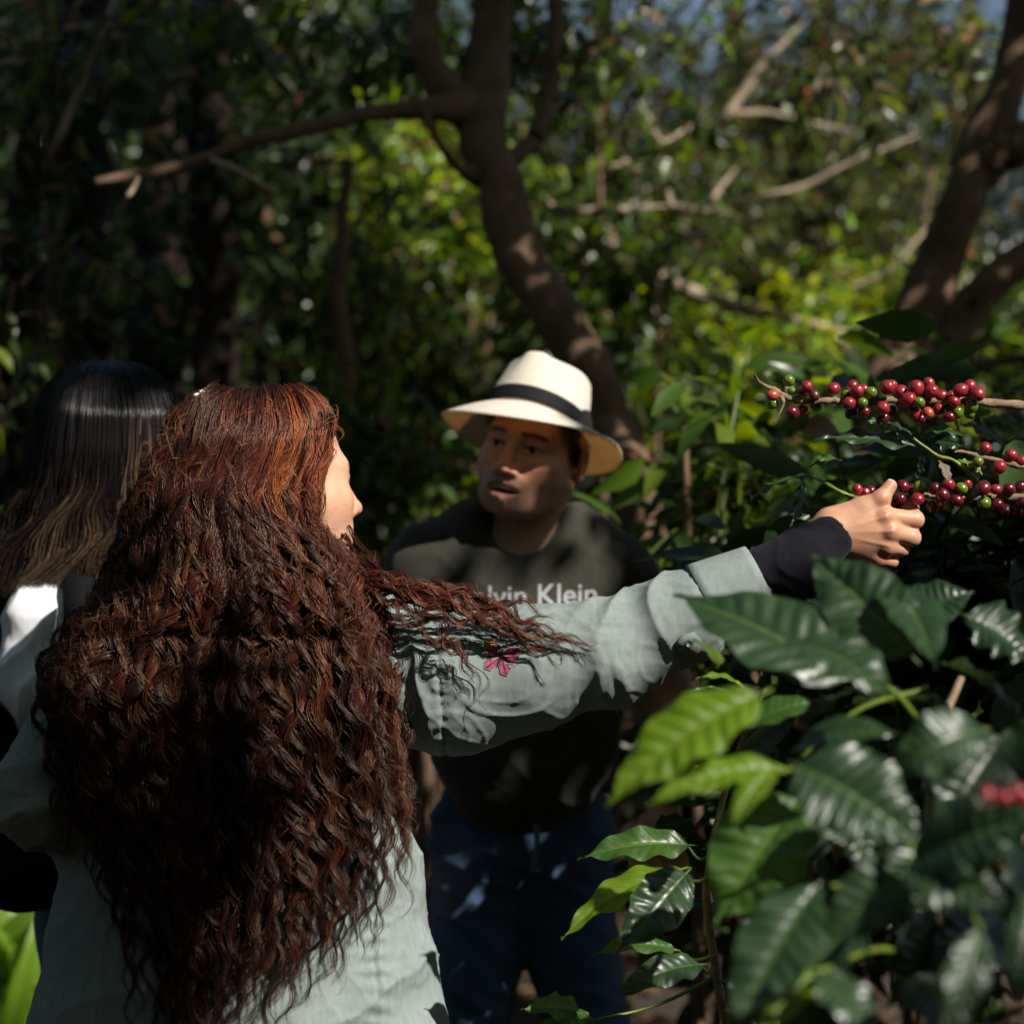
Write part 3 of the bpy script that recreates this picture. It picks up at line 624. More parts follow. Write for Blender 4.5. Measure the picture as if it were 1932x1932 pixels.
# her right hand: knuckles towards us, fingers closing on the branch
H = lambda x, y, d: P(1485.8 + .14649 * x, 872.6 + .14649 * y, 3.0) + np.array([0, d, 0])
hand = U([
  rc(H(330, 990, .006), H(560, 900, 0), .0245, .0225), (el(H(500, 930, 0), (.026, .017, .024)), .012),
  (rc(H(560, 800, -.002), H(1220, 690, -.010), .0185, .0135), .014), (rc(H(560, 880, -.004), H(1290, 880, -.013), .0195, .0135), .014),
  (rc(H(570, 960, -.001), H(1250, 1070, -.008), .0185, .0130), .014), (rc(H(570, 1020, .002), H(1150, 1220, .002), .0165, .0120), .014),
  (el(H(1000, 930, .014), (.032, .018, .030)), .015),
  (rc(H(1225, 700, -.012), H(1225, 701, -.012), .0142), .006), (rc(H(1300, 885, -.015), H(1300, 886, -.015), .0140), .006), (rc(H(1262, 1070, -.010), H(1262, 1071, -.010), .0130), .006), (rc(H(1160, 1225, .0), H(1160, 1226, .0), .0120), .006),
  # thumb
  (rc(H(560, 760, .004), H(960, 590, -.002), .019, .0160), .014), (rc(H(960, 590, -.002), H(1190, 475, -.008), .0150, .0122), .008), (rc(H(1190, 475, -.008), H(1320, 300, -.004), .0122, .0092), .006), (el(H(1195, 472, -.009), (.0128, .0118, .0125)), .004),
  # index
  (chain([H(1240, 700, -.012), H(1640, 735, .000), H(1640, 600, .024), H(1530, 490, .032)], [.0136, .0120, .0102, .0082], .004), .006), (el(H(1640, 738, .0), (.0126, .0122, .0126)), .004),
  # middle
  (chain([H(1310, 890, -.014), H(1600, 965, .0), H(1605, 850, .028), H(1500, 730, .036)], [.0132, .0118, .0102, .0082], .004), .005), (el(H(1600, 968, .0), (.0124, .0120, .0122)), .004),
  # ring
  (chain([H(1270, 1075, -.008), H(1480, 1110, .008), H(1470, 1010, .034), H(1340, 900, .042)], [.0124, .0110, .0096, .0078], .004), .005),
  # little finger
  (chain([H(1165, 1228, .001), H(1360, 1270, .014), H(1350, 1190, .036), H(1240, 1090, .042)], [.0112, .0098, .0086, .0070], .004), .005)], .01)
lo = H(250, 1420, 0) - np.array([0, .05, 0]); hi = H(1760, 180, 0) + np.array([0, .08, 0])
v, f = sdf_mesh(hand, lo, hi, .0014); v = relax(v, f, 2, .4)
nn = vnormals(v, f)
for (x, y, dx, dy, n_) in [(1215, 465, -.75, .9, 5), (1640, 738, .2, 1, 4), (1600, 968, .2, 1, 4)]:       # creases on the knuckle backs
    c = H(x, y, -.012); d = v - c; a = (d[:, 0] * dx - d[:, 2] * dy * 0 + d[:, 2] * dx * 0) ; ax_ = d @ nrm(np.array([1., 0, .75 if n_ == 5 else -.1]))
    m = np.exp(-(np.linalg.norm(d * np.array([1, .6, 1]), axis=1) / .009) ** 2); v = v - nn * (m * .00045 * (np.sin(ax_ * 2 * np.pi / .0032) > .2))[:, None]
for (a, b) in [((1225, 700), (700, 850)), ((1300, 885), (700, 900)), ((1262, 1070), (700, 950))]:        # tendons
    A, B = H(*a, -.02), H(*b, -.02); ba = B - A; t = np.clip(((v - A) @ ba) / (ba @ ba), 0, 1); d = np.linalg.norm((v - A - t[:, None] * ba)[:, [0, 2]], axis=1)
    v = v + nn * (.0010 * np.exp(-(d / .0028) ** 2) * (1 - t) * (v[:, 1] < 3.0))[:, None]
hc = np.tile(np.array(SKIN_W) * np.array([.92, .86, .82]), (len(v), 1)) * (1 + .10 * vnoise(v * 90, 8) + .05 * vnoise(v * 320, 9))[:, None]
for (x, y) in [(1225, 700), (1300, 885), (1262, 1110), (1190, 1265), (1210, 470)]:
    m = np.exp(-(np.linalg.norm((v - H(x, y, -.02))[:, [0, 2]], axis=1) / .010) ** 2) * .25; hc *= 1 - m[:, None] * np.array([.3, .9, 1.0])
body.add(v, f, hc)

def body_lower(hipc, kneeL, kneeR, footL, footR, r0=.14):
    return [el(hipc, (r0 * 1.0, r0 * .72, r0 * .9)), (rc(hipc + np.array([-.06, 0, -.06]), kneeL, .05, .042), .03), (rc(kneeL, footL, .046, .036), .02), (rc(hipc + np.array([.06, 0, -.06]), kneeR, .05, .042), .03), (rc(kneeR, footR, .046, .036), .02)]
def V3(x, y, z): return np.array([x, y, z], float)
wx = P(445, 0, 3.1)[0]
inner = U([el(P(440, 1330, 3.08), (.20, .125, .18)), (el(P(440, 1750, 3.08), (.235, .15, .26)), .08), (rc(P(250, 1290, 3.06), P(705, 1235, 3.04), .060), .05), (rc(P(540, 1090, 3.05), P(535, 1230, 3.05), .06, .075), .04),
  (chain([P(735, 1270, 3.03), P(1150, 1225, 2.98), P(1440, 1095, 2.98), H(400, 960, .003)], [.07, .05, .036, .024]), .03), (chain([P(190, 1340, 3.06), P(85, 1500, 3.0), P(180, 1580, 3.22), P(330, 1560, 3.32)], [.065, .05, .035, .03]), .03)]
  + [(x if not isinstance(x, tuple) else x) for x in body_lower(V3(wx, 3.1, .88), V3(wx - .12, 3.1, .48), V3(wx + .12, 3.1, .48), V3(wx - .12, 3.12, .07), V3(wx + .12, 3.12, .07), .17)], .04)
v, f = sdf_mesh(inner, V3(-.9, 2.7, .0), V3(.75, 3.5, 1.5), .010)
body.add(v, f, np.tile(np.array(SKIN_W), (len(v), 1)))
body.build('body', M_SKIN, woman)
# eyebrow / lashes of the visible profile are in the skin; the thumbnail is its own small plate
def nail(c, axis, up, L, W, parent, mat):
    ax_ = nrm(np.asarray(axis)); u_ = nrm(np.asarray(up) - ax_ * (np.asarray(up) @ ax_)); s_ = np.cross(ax_, u_)
    n1, n2 = 11, 9; T, S = np.meshgrid(np.linspace(0, 1, n1), np.linspace(-1, 1, n2), indexing='ij')
    wv = W * (1 - .12 * T ** 2) * np.where(T < .15, .8 + 1.3 * T, 1)
    p = c + (T * L)[..., None] * ax_ + (S * wv)[..., None] * s_ - ((S ** 2) * W * .42 + .0012 * (T - .5) ** 2 * 2)[..., None] * u_
    i = np.arange(n1 - 1)[:, None] * n2 + np.arange(n2 - 1)[None]; ff = np.stack([i, i + 1, i + n2 + 1, i + n2], -1).reshape(-1, 4)
    cc = np.where((T > .80)[..., None], np.array([.80, .74, .68]), np.array([.62, .36, .28])).reshape(-1, 3)
    o = mesh_obj('thumbnail', p.reshape(-1, 3), ff, mat, parent, True, cc); sm = o.modifiers.new('thick', 'SOLIDIFY'); sm.thickness = .0009; return o
nail(H(1255, 345, -.0125), H(1345, 205, -.008) - H(1255, 345, -.0125), V3(-.28, -.9, .25), .0165, .0068, woman, vcol_mat('nail', .25, .5))

# shirt
sh_arm = [P(735, 1275, 3.03), P(860, 1290, 3.0), P(1000, 1260, 2.99), P(1150, 1228, 2.98), P(1285, 1168, 2.98), P(1432, 1096, 2.98)]
sh_rad = [.096, .094, .083, .069, .062, .045]
shirt = U([el(P(440, 1330, 3.08), (.235, .155, .20)), (el(P(455, 1720, 3.08), (.268, .178, .30)), .10), (el(P(447, 2080, 3.08), (.325, .205, .30)), .12),
  (rc(P(245, 1280, 3.06), P(715, 1228, 3.04), .080), .06), (chain(sh_arm, sh_rad, .03), .045),
  (chain([P(185, 1335, 3.06), P(84, 1500, 3.0), P(185, 1575, 3.20), P(330, 1560, 3.30)], [.084, .072, .058, .05], .03), .035),
  ('-', el(P(545, 1120, 3.05), (.075, .075, .05)), .02)], .06)
v, f = sdf_mesh(shirt, V3(-.92, 2.74, .68), V3(.48, 3.45, 1.42), .0038); v = relax(v, f, 2, .4)
nn = vnormals(v, f)
# wrinkles: arm coordinate (0 shoulder .. 1 cuff), folds spiral round the elbow
ca = np.array(sh_arm); seg = np.linalg.norm(np.diff(ca, axis=0), axis=1); cum = np.concatenate([[0], np.cumsum(seg)]); best = np.full(len(v), 9.); ta = np.zeros(len(v))
for i in range(5):
    ba = ca[i + 1] - ca[i]; t = np.clip(((v - ca[i]) @ ba) / (ba @ ba), 0, 1); d = np.linalg.norm(v - ca[i] - t[:, None] * ba, axis=1); m = d < best
    best[m] = d[m]; ta[m] = (cum[i] + t[m] * seg[i]) / cum[-1]
on_arm = sstep(.13, .10, best) * sstep(P(770, 0, 3)[0], P(850, 0, 3)[0], v[:, 0])
ang = np.arctan2(v[:, 2] - np.interp(ta, cum / cum[-1], ca[:, 2]), -(v[:, 1] - np.interp(ta, cum / cum[-1], ca[:, 1])))
wob = fbm(v * 7, 31, 2)
def fold(x, sharp=2.0): return np.sign(np.sin(x)) * np.abs(np.sin(x)) ** (1 / sharp) 
ph = ta * 34 + ang * 1.25 + wob * 2.6
elbow = np.exp(-((ta - .66) / .17) ** 2) * (.55 + .45 * vnoise(v * 9, 33))
disp = on_arm * (.0058 * elbow * (1 - np.abs(np.sin(ph * .5)) ** .7 * 2 * .5) * 1.6 + .0018 * fbm(v * np.array([11, 14, 26]), 34, 3))
crs2 = vnoise(v * 22 + 2 * vnoise(v * 9, 158)[:, None], 157); disp += .0013 * (np.exp(-(crs2 / .12) ** 2) - .3)
crs = vnoise(v * np.array([9., 9., 9.]) + 3 * vnoise(v * 5, 58)[:, None], 57); disp += .0017 * (np.exp(-(crs / .10) ** 2) - .3) * (.35 + .65 * sstep(-.3, .5, vnoise(v * 5, 59)))
ph2 = ta * 52 - ang * 1.7 + fbm(v * 9, 36, 2) * 3
disp += on_arm * .0044 * np.exp(-((ta - .70) / .15) ** 2) * (1 - 2 * np.abs(np.sin(ph2 * .5)) ** .8)
# bunched folds between shoulder seam and back
uv_u = v[:, 0] * 1932 / (.48 * v[:, 1]) + 966; uv_v = 966 - (v[:, 2] - CAM_Z) * 1932 / (.48 * v[:, 1])
yoke = np.exp(-((uv_u - 770) / 55) ** 2) * sstep(1150, 1230, uv_v) * sstep(1440, 1380, uv_v)
disp += yoke * .0050 * (1 - 2 * np.abs(np.sin((uv_u - .30 * uv_v) * .045 + fbm(v * 9, 37, 2) * 2.2)) ** .8)
seam_u = 818 + (uv_v - 1190) * .085
inarm = sstep(1120, 1160, uv_v) * sstep(1450, 1425, uv_v)
disp += inarm * (.0028 * sstep(3, -3, uv_u - seam_u) * sstep(-40, -25, uv_u - seam_u) - .0022 * np.exp(-((uv_u - seam_u - 2) / 3.0) ** 2) + .0010 * np.exp(-((uv_u - seam_u) / 14.) ** 2) * np.sin(uv_v * .30 + 3 * vnoise(v * 20, 38)))
# pulls from the armpit across the back, gathers at the side seam
back = sstep(1450, 1560, uv_v) * sstep(860, 800, uv_u)
disp += back * (.0065 * (1 - 2 * np.abs(np.sin((uv_u * .58 + uv_v * .82) * .021 + fbm(v * 5, 41, 3) * 1.5)) ** .75) * (.4 + .6 * sstep(-.1, .5, vnoise(v * 4, 44))) + .0018 * fbm(v * 24, 42, 3))
sx = 708 + (uv_v - 1700) * .02
disp += back * sstep(1660, 1720, uv_v) * (-.0030 * np.exp(-((uv_u - sx) / 4.) ** 2) + .0022 * np.exp(-((uv_u - sx) / 26.) ** 2) * np.sin(uv_v * .21 + fbm(v * 12, 45, 2) * 2) + .0016 * np.exp(-((uv_u - sx - 9) / 4.) ** 2))
larm = sstep(170, 120, uv_u) * sstep(1350, 1450, uv_v) * sstep(1680, 1600, uv_v)
disp += larm * .0035 * (1 - 2 * np.abs(np.sin(uv_v * .045 + uv_u * .012 + fbm(v * 6, 47, 2) * 1.6)) ** .8)
v = v + nn * disp[:, None]
M_SHIRT = fabric('sage_cotton', (.225, .264, .254), 2600, .55, .9, .14, .05)
shirt_o = mesh_obj('shirt', v, f, M_SHIRT, woman)
bvh_shirt = BVHTree.FromPolygons([tuple(x) for x in v], [tuple(int(y) for y in x) for x in f])
def wrap(bvh, u, vv, off, Y=3.0, back=-1.2):
    """points (u, vv) laid on a garment, seen along the line of sight; returns world points and normals"""
    out = []
    for a, b_ in zip(u, vv):
        tgt = P(a, b_, Y); o_ = Vector((0, 0, CAM_Z)); d = Vector(tgt) - o_; d.normalize(); h = bvh.ray_cast(o_, d)
        out.append((np.array(h[0] if h[0] is not None else tgt) - off * np.array(d), np.array(h[1]) if h[1] is not None else np.array([0, -1, 0])))
    return np.array([x[0] for x in out]), np.array([x[1] for x in out])
# turned back cuff with its own edge
cu = MB(); n1, n2 = 40, 9; e0 = P(1332, 1146, 2.98); e1 = P(1436, 1094, 2.98); axc = nrm(e1 - e0); s1 = nrm(np.cross(axc, [0, -1, 0])); s2 = np.cross(axc, s1)
T, A_ = np.meshgrid(np.linspace(0, 1, n2), np.linspace(0, 2 * np.pi, n1, endpoint=False), indexing='ij')
rr = (.0610 + (.0480 - .0610) * T) * (1 + .04 * np.sin(2 * A_ + .5) + .02 * np.sin(5 * A_))
pts = e0 + axc * np.linalg.norm(e1 - e0) * T[..., None] + rr[..., None] * (np.cos(A_)[..., None] * s1 + np.sin(A_)[..., None] * s2 * .95)
i = np.arange(n2 - 1)[:, None] * n1 + np.arange(n1)[None]; i2 = np.arange(n2 - 1)[:, None] * n1 + (np.arange(n1)[None] + 1) % n1
co = mesh_obj('cuff', pts.reshape(-1, 3), np.stack([i, i2, i2 + n1, i + n1], -1).reshape(-1, 4), M_SHIRT, woman)
sm = co.modifiers.new('thick', 'SOLIDIFY'); sm.thickness = .0035; sm.offset = 1
# sleeve tab with its button
tu = np.array([1288, 1310, 1322, 1318, 1300, 1280, 1276]); tv = np.array([1196, 1192, 1205, 1228, 1238, 1226, 1210])
p, n_ = wrap(bvh_shirt, tu, tv, .004); ctr = p.mean(0); pp = np.concatenate([p, [ctr + np.array([0, -.003, 0])]]); k = len(p)
tabm = mesh_obj('sleeve_tab', pp, np.array([[i, (i + 1) % k, k] for i in range(k)]), M_SHIRT, woman); sm = tabm.modifiers.new('thick', 'SOLIDIFY'); sm.thickness = .004
bt = MB(); c = ctr + np.array([0, -.0085, 0]); th = np.linspace(0, 2 * np.pi, 20, endpoint=False); prof = [(0, 0), (.0030, .0000), (.0038, -.0012), (.0055, -.0012), (.0062, 0), (.0058, .003)]
vv_ = []
for (r_, dy) in prof: vv_.append(np.stack([c[0] + r_ * np.cos(th), np.full(20, c[1] + dy), c[2] + r_ * np.sin(th)], -1))
i = np.arange(5)[:, None] * 20 + np.arange(20)[None]; i2 = np.arange(5)[:, None] * 20 + (np.arange(20)[None] + 1) % 20
bt.add(np.concatenate(vv_), np.stack([i, i + 20, i2 + 20, i2], -1).reshape(-1, 4)); bt.build('button', flat('grey_button', (.10, .10, .10), .3, .5), tabm)
# black under sleeve
us = U([chain([P(1350, 1140, 2.98), P(1450, 1090, 2.98), P(1510, 1062, 2.985), P(1568, 1013, 2.995)], [.040, .043, .0455, .0335], .02), ('-', rc(P(1573, 1008, 2.996), P(1640, 960, 3.0), .026, .03), .002)])
v, f = sdf_mesh(us, P(1330, 1200, 2.9), P(1630, 930, 3.08), .0026); nn = vnormals(v, f)
v = v + nn * (.0020 * (1 - 2 * np.abs(np.sin(v[:, 0] * 95 + v[:, 2] * 60 + fbm(v * 16, 51, 2) * 2.4)) ** .8) * sstep(.42, .36, v[:, 0]) + .0012 * fbm(v * 40, 52))[:, None]
mesh_obj('undersleeve', v, f, fabric('black_jersey', (.0085, .008, .012), 2600, .4, .95, .1, .04), woman)
# embroidered butterflies
M_EMB = vcol_mat('embroidery', .7, .3, 0, .9, 900)
def butterfly(cx, cy, s, rot):
    parts = []
    wings = [((0, 0), [(0, 0), (-.25, -.75), (-.95, -.95), (-1.15, -.55), (-.95, .15), (-.45, .25)], 'w'), ((0, 0), [(0, 0), (-.45, .25), (-.85, .45), (-.75, .95), (-.3, .95), (-.02, .45)], 'w'),
             ((0, 0), [(0, 0), (.25, -.75), (.95, -.95), (1.15, -.55), (.95, .15), (.45, .25)], 'w'), ((0, 0), [(0, 0), (.45, .25), (.85, .45), (.75, .95), (.3, .95), (.02, .45)], 'w')]
    m = MB(); cr_, sr_ = math.cos(rot), math.sin(rot)
    def put(pl, depth, colf, sub=7):
        pl = np.array(pl); c = pl.mean(0); n = len(pl); ring = []
        for i in range(n):
            for t in np.linspace(0, 1, sub, endpoint=False): ring.append(pl[i] * (1 - t) + pl[(i + 1) % n] * t)
        ring = np.array(ring); g = np.concatenate([[c]] + [c + (ring - c) * k for k in (.3, .55, .78, .9, 1.0)]); nr = len(ring)
        x = cx + s * (g[:, 0] * cr_ - g[:, 1] * sr_); y = cy + s * (g[:, 0] * sr_ + g[:, 1] * cr_)
        p, nrmv = wrap(bvh_shirt, x, y, depth); fs = [np.array([[0, 1 + (i + 1) % nr, 1 + i] for i in range(nr)])]
        for k in range(4):
            i = np.arange(nr); j = (i + 1) % nr; a = 1 + k * nr; fs.append(np.stack([a + i, a + j, a + nr + j, a + nr + i], -1))
        m.add(p, fs, colf(g, c))
    def wc(g, c):
        ang_ = np.arctan2(g[:, 1], np.abs(g[:, 0]) + .01); rad_ = np.hypot(g[:, 0], g[:, 1]); col = np.tile(np.array([.40, .075, .17]), (len(g), 1))
        col[(np.sin(ang_ * 15) > .55)] = (.07, .02, .04); col[rad_ < .25] = (.10, .03, .05)
        nr = (len(g) - 1) // 5; e = np.zeros(len(g), bool); e[1 + 4 * nr:] = True; col[e] = (.55, .46, .30)
        e2 = np.zeros(len(g), bool); e2[1 + 3 * nr:1 + 4 * nr] = True; col[e2] = (.06, .025, .03)
        o_ = (np.hypot(g[:, 0] + .95, g[:, 1] + .6) < .38); col[o_] = (.50, .24, .05); return col
    for _, pl, _k in wings: put(pl, .0014, wc)
    put([(-.06, -.5), (.06, -.5), (.07, .3), (0, .65), (-.07, .3)], .002, lambda g, c: np.tile(np.array([.03, .015, .015]), (len(g), 1)), 3)
    m.build('butterfly_embroidery', M_EMB, woman)
butterfly(944, 1240, 31, .30); butterfly(716, 1196, 32, -.5)
# trousers and shoes, below the frame
tr = U([el(V3(wx, 3.1, .88), (.25, .17, .16)), (rc(V3(wx - .10, 3.1, .80), V3(wx - .12, 3.1, .48), .115, .08), .04), (rc(V3(wx - .12, 3.1, .48), V3(wx - .12, 3.12, .08), .078, .062), .02), (rc(V3(wx + .10, 3.1, .80), V3(wx + .12, 3.1, .48), .115, .08), .04), (rc(V3(wx + .12, 3.1, .48), V3(wx + .12, 3.12, .08), .078, .062), .02)], .03)
v, f = sdf_mesh(tr, V3(wx - .34, 2.85, .0), V3(wx + .34, 3.35, 1.1), .010)
mesh_obj('trousers', v, f, fabric('dark_denim_w', (.02, .03, .055), 1500, .3), woman)
def shoe(x, y, parent, yaw=0.0, mat=None):
    d = V3(math.sin(yaw), math.cos(yaw), 0); c = V3(x, y, 0)
    F = U([rc(c + V3(0, 0, .052) - d * .07, c + d * .12 + V3(0, 0, .042), .042, .036), (rc(c - d * .06 + V3(0, 0, .05), c - d * .05 + V3(0, 0, .11), .04, .043), .03)]); v, f = sdf_mesh(F, c - V3(.25, .25, .03), c + V3(.25, .25, .2), .008); v[:, 2] = np.maximum(v[:, 2], .012)
    mesh_obj('shoe', v, f, mat or M_SHOE, parent)
M_SHOE = flat('dark_leather', (.025, .018, .014), .5, .4, 20)
shoe(wx - .12, 3.1, woman); shoe(wx + .12, 3.1, woman)

# ---- her hair
M_HAIR, nt, b, o = new_mat('curly_hair'); nt.links.new(attr(nt), b.inputs['Base Color']); b.inputs['Roughness'].default_value = .34; b.inputs['Specular IOR Level'].default_value = .55
b.inputs['Specular Tint'].default_value = (1.0, .78, .58, 1)
Lt = [(732, 405), (745, 378), (760, 352), (790, 328), (830, 306), (880, 278), (940, 252), (1000, 232), (1060, 212), (1130, 185), (1200, 115), (1260, 82), (1330, 70), (1420, 92), (1520, 112), (1600, 130), (1700, 160), (1800, 195), (2000, 225)]
Rt = [(732, 560), (745, 585), (760, 606), (800, 628), (850, 622), (890, 600), (930, 586), (980, 598), (1030, 640), (1080, 684), (1150, 715), (1230, 735), (1300, 750), (1400, 758), (1500, 768), (1600, 772), (1700, 768), (1800, 730), (1932, 640), (2000, 600)]
Dt = [(732, .03), (742, .058), (760, .084), (790, .104), (830, .120), (900, .130), (1000, .135), (1100, .115), (1200, .055), (1400, .052), (1700, .05), (2000, .05)]
Yt = [(732, 3.03), (900, 3.03), (1000, 3.02), (1100, 2.98), (1180, 2.935), (1300, 2.915), (1500, 2.91), (1800, 2.90), (2000, 2.885)]
Et = [(-1, 1560), (-.92, 1660), (-.8, 1800), (-.65, 1960), (-.45, 2030), (-.2, 2030), (.05, 2000), (.2, 1930), (.35, 1900), (.5, 1850), (.65, 1800), (.8, 1700), (.92, 1720), (1, 1650)]
def hair_point(s, vv, layer):
    L_, R_ = interp(Lt, vv), interp(Rt, vv); u = (L_ + R_) / 2 + (R_ - L_) / 2 * s * (1 - .0 * layer)
    y = interp(Yt, vv) - interp(Dt, vv) * np.sqrt(np.clip(1 - np.abs(s) ** 2.4, 0, 1)) + layer
    return Pn(u, vv, y)
hr = np.random.default_rng(77); hair = MB()
# solid mass underneath so that no gaps show through
ns, nv = 60, 90; S_, V_ = np.meshgrid(np.linspace(-.93, .93, ns), np.linspace(742, 1560, nv), indexing='ij')
Vend = interp([(-1, 1350), (-.7, 1600), (-.3, 1760), (.2, 1680), (.5, 1480), (.8, 1340), (1, 1250)], S_); V_ = 742 + (V_ - 742) / 818 * (Vend - 742)
pb = hair_point(S_.ravel(), V_.ravel(), np.full(S_.size, .030)); pb += np.stack([0 * pb[:, 0], .006 * fbm(pb * np.array([40, 10, 12]), 3, 2), 0 * pb[:, 0]], -1)
pf = pb + np.array([0, .02, 0]); i = np.arange(ns - 1)[:, None] * nv + np.arange(nv - 1)[None]
hair.add(pb, np.stack([i, i + nv, i + nv + 1, i + 1], -1).reshape(-1, 4), (.012, .006, .005)); hair.add(pf, np.stack([i, i + 1, i + nv + 1, i + nv], -1).reshape(-1, 4), (.012, .006, .005))
def curl_lock(center, nst, amp_end, lam, rad0, tint, r, wild=.06, amp0=.0, ramp=(.06, .34), thick=.00042, tip=.30, phase=None, flatness=.32):
    """nst hairs of one lock along its centre line (N,3): a flat band of hairs that winds into a ringlet"""
    N = len(center); d = np.concatenate([[0], np.cumsum(np.linalg.norm(np.diff(center, axis=0), axis=1))]); Ltot = d[-1]
    t = nrm(np.gradient(center, axis=0)); e1 = nrm(np.cross(t, [0, 1, 0.02])); e2 = np.cross(t, e1); q = d / Ltot
    rp = sstep(ramp[0], ramp[1], d); amp = amp0 + (amp_end - amp0) * rp
    ph0 = r.uniform(0, 6.28) if phase is None else phase; hand_ = r.choice([-1, 1])
    ph = ph0 + 2 * np.pi * d / lam + 1.1 * vnoise(np.stack([d * 7, 0 * d + ph0, 0 * d], -1), 5)
    p_ = r.uniform(-1, 1, (nst, 1)); q_ = r.normal(size=(nst, 1)) * flatness
    th = ph * .5 * hand_ * rp + (1 - rp) * .2; w_ = rad0 * (1 - .62 * sstep(.6, 1.0, q)) * (.75 + .25 * np.sin(ph * .5))
    u_ = p_ * np.cos(th)[None] - q_ * np.sin(th)[None]; v_ = p_ * np.sin(th)[None] + q_ * np.cos(th)[None]
    phs = ph[None] + p_ * .35 + r.normal(size=(nst, 1)) * .13
    wsp = np.where(r.random((nst, 1)) < wild, 1.8, 1.0) * r.uniform(.85, 1.12, (nst, 1)); a = amp[None] * wsp
    ox = a * np.cos(phs) + w_[None] * u_; oy = a * .55 * np.sin(phs) * hand_ + w_[None] * v_ * .9
    fr = r.normal(size=(nst, 1, 3)) * .0013 * (1 + 3 * (wsp[..., None] > 1.4)); fz = np.sin(d[None, :, None] * r.uniform(30, 110, (nst, 1, 3)) + r.uniform(0, 6, (nst, 1, 3)))
    p = center[None] + ox[..., None] * e1[None] + oy[..., None] * e2[None] + fr * fz * sstep(.0, .1, d)[None, :, None]
    cut = r.uniform(.84, 1.0, nst); k = np.minimum((np.arange(N)[None] * cut[:, None]), N - 1.001); i0 = k.astype(int); ff = (k - i0)[..., None]; rows = np.arange(nst)[:, None]
    p = p[rows, i0] * (1 - ff) + p[rows, np.minimum(i0 + 1, N - 1)] * ff
    rad = thick * (1 - (1 - tip) * sstep(.6, 1, np.linspace(0, 1, N)))[None] * r.uniform(.7, 1.2, (nst, 1))
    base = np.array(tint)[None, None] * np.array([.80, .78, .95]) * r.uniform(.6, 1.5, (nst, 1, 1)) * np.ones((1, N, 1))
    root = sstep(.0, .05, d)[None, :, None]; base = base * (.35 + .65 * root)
    sunlit_crown = sstep(1.42, 1.50, p[..., 2:3]) * sstep(-.42, -.30, p[..., 0:1]); base = base * (1 + sunlit_crown * np.array([2.1, 2.1, 1.3]) * root) * (.62 + .38 * sstep(1.02, 1.36, p[..., 2:3]))  # sunlit copper of the right crown put into the colour, darker lower down
    return p, rad, base
TINTS = [(.058, .0150, .0095), (.080, .0210, .0110), (.110, .0320, .0130), (.042, .0120, .0085), (.028, .0090, .0070)]
NL = 150
for k in range(NL):
    s = np.clip(-1 + 2 * (k + hr.uniform(-.8, 1.8)) / NL, -1, 1); lay = abs(hr.normal()) * .017 - .006
    v0 = hr.uniform(733, 752) if hr.random() < .8 else hr.uniform(760, 900)
    vend = interp(Et, s) + hr.normal() * 45 - (hr.random() < .28) * hr.uniform(50, 420)
    n = int(np.clip((vend - v0) * .105, 40, 130)); vv = np.linspace(v0, vend, n)
    drift = hr.normal() * .03 + .04 * vnoise(np.stack([vv * .005, 0 * vv + k, 0 * vv], -1), 12)
    ss = np.clip(s + drift * sstep(780, 1100, vv), -1.04, 1.03)
    cen = hair_point(np.clip(ss, -1, 1), vv, lay * sstep(735, 900, vv)); cen[:, 0] += (ss - np.clip(ss, -1, 1)) * .1
    cen[:, 0] += sstep(1350, 1900, vv) * hr.normal() * .02
    lam = hr.uniform(.066, .088); pin = 4 * vnoise(np.array([[s * 4., 0, 1.]]), 3)[0] + hr.normal() * .5
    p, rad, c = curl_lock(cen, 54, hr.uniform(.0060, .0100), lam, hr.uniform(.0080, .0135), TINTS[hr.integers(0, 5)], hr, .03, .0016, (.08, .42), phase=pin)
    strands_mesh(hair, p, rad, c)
# flyaway frizz along the outline
for k in range(150):
    s = hr.choice([-1, 1], p=[.72, .28]) * hr.uniform(.75, 1.0) if hr.random() < .7 else hr.uniform(-.8, .95); v0 = 733 + (hr.random() ** 1.5) * 760; n = 40; vv = np.linspace(v0, v0 + hr.uniform(60, 230), n)
    cen = hair_point(np.full(n, s), vv, np.full(n, -.004)); q_ = np.linspace(0, 1, n); cen += np.outer(q_ ** 1.2, np.array([s * hr.uniform(.0, .03), -.006, hr.uniform(0, .02) if v0 < 800 else 0]))
    p, rad, c = curl_lock(cen, 3, hr.uniform(.006, .012), hr.uniform(.03, .06), .006, (.14, .055, .02), hr, .5, .003, (.0, .05), .00026)
    strands_mesh(hair, p, rad, c)
for k in range(46):       # short hairs standing off the crown
    u0 = hr.uniform(370, 630); s = (u0 - 490) / 130; c0 = hair_point(np.array([np.clip(s, -1, 1)]), np.array([738.]), np.array([0.]))[0]; n = 22; q_ = np.linspace(0, 1, n)[:, None]
    a_ = np.array([s * .02 + hr.normal() * .012, hr.normal() * .01, hr.uniform(.006, .026)]); cen = c0 + q_ * a_ + (q_ ** 2) * np.array([hr.normal() * .012, 0, -.012])
    p, rad, c = curl_lock(cen, 2, .003, .03, .003, (.07, .026, .012), hr, .3, .001, (0, .02), .00022); strands_mesh(hair, p, rad, c)
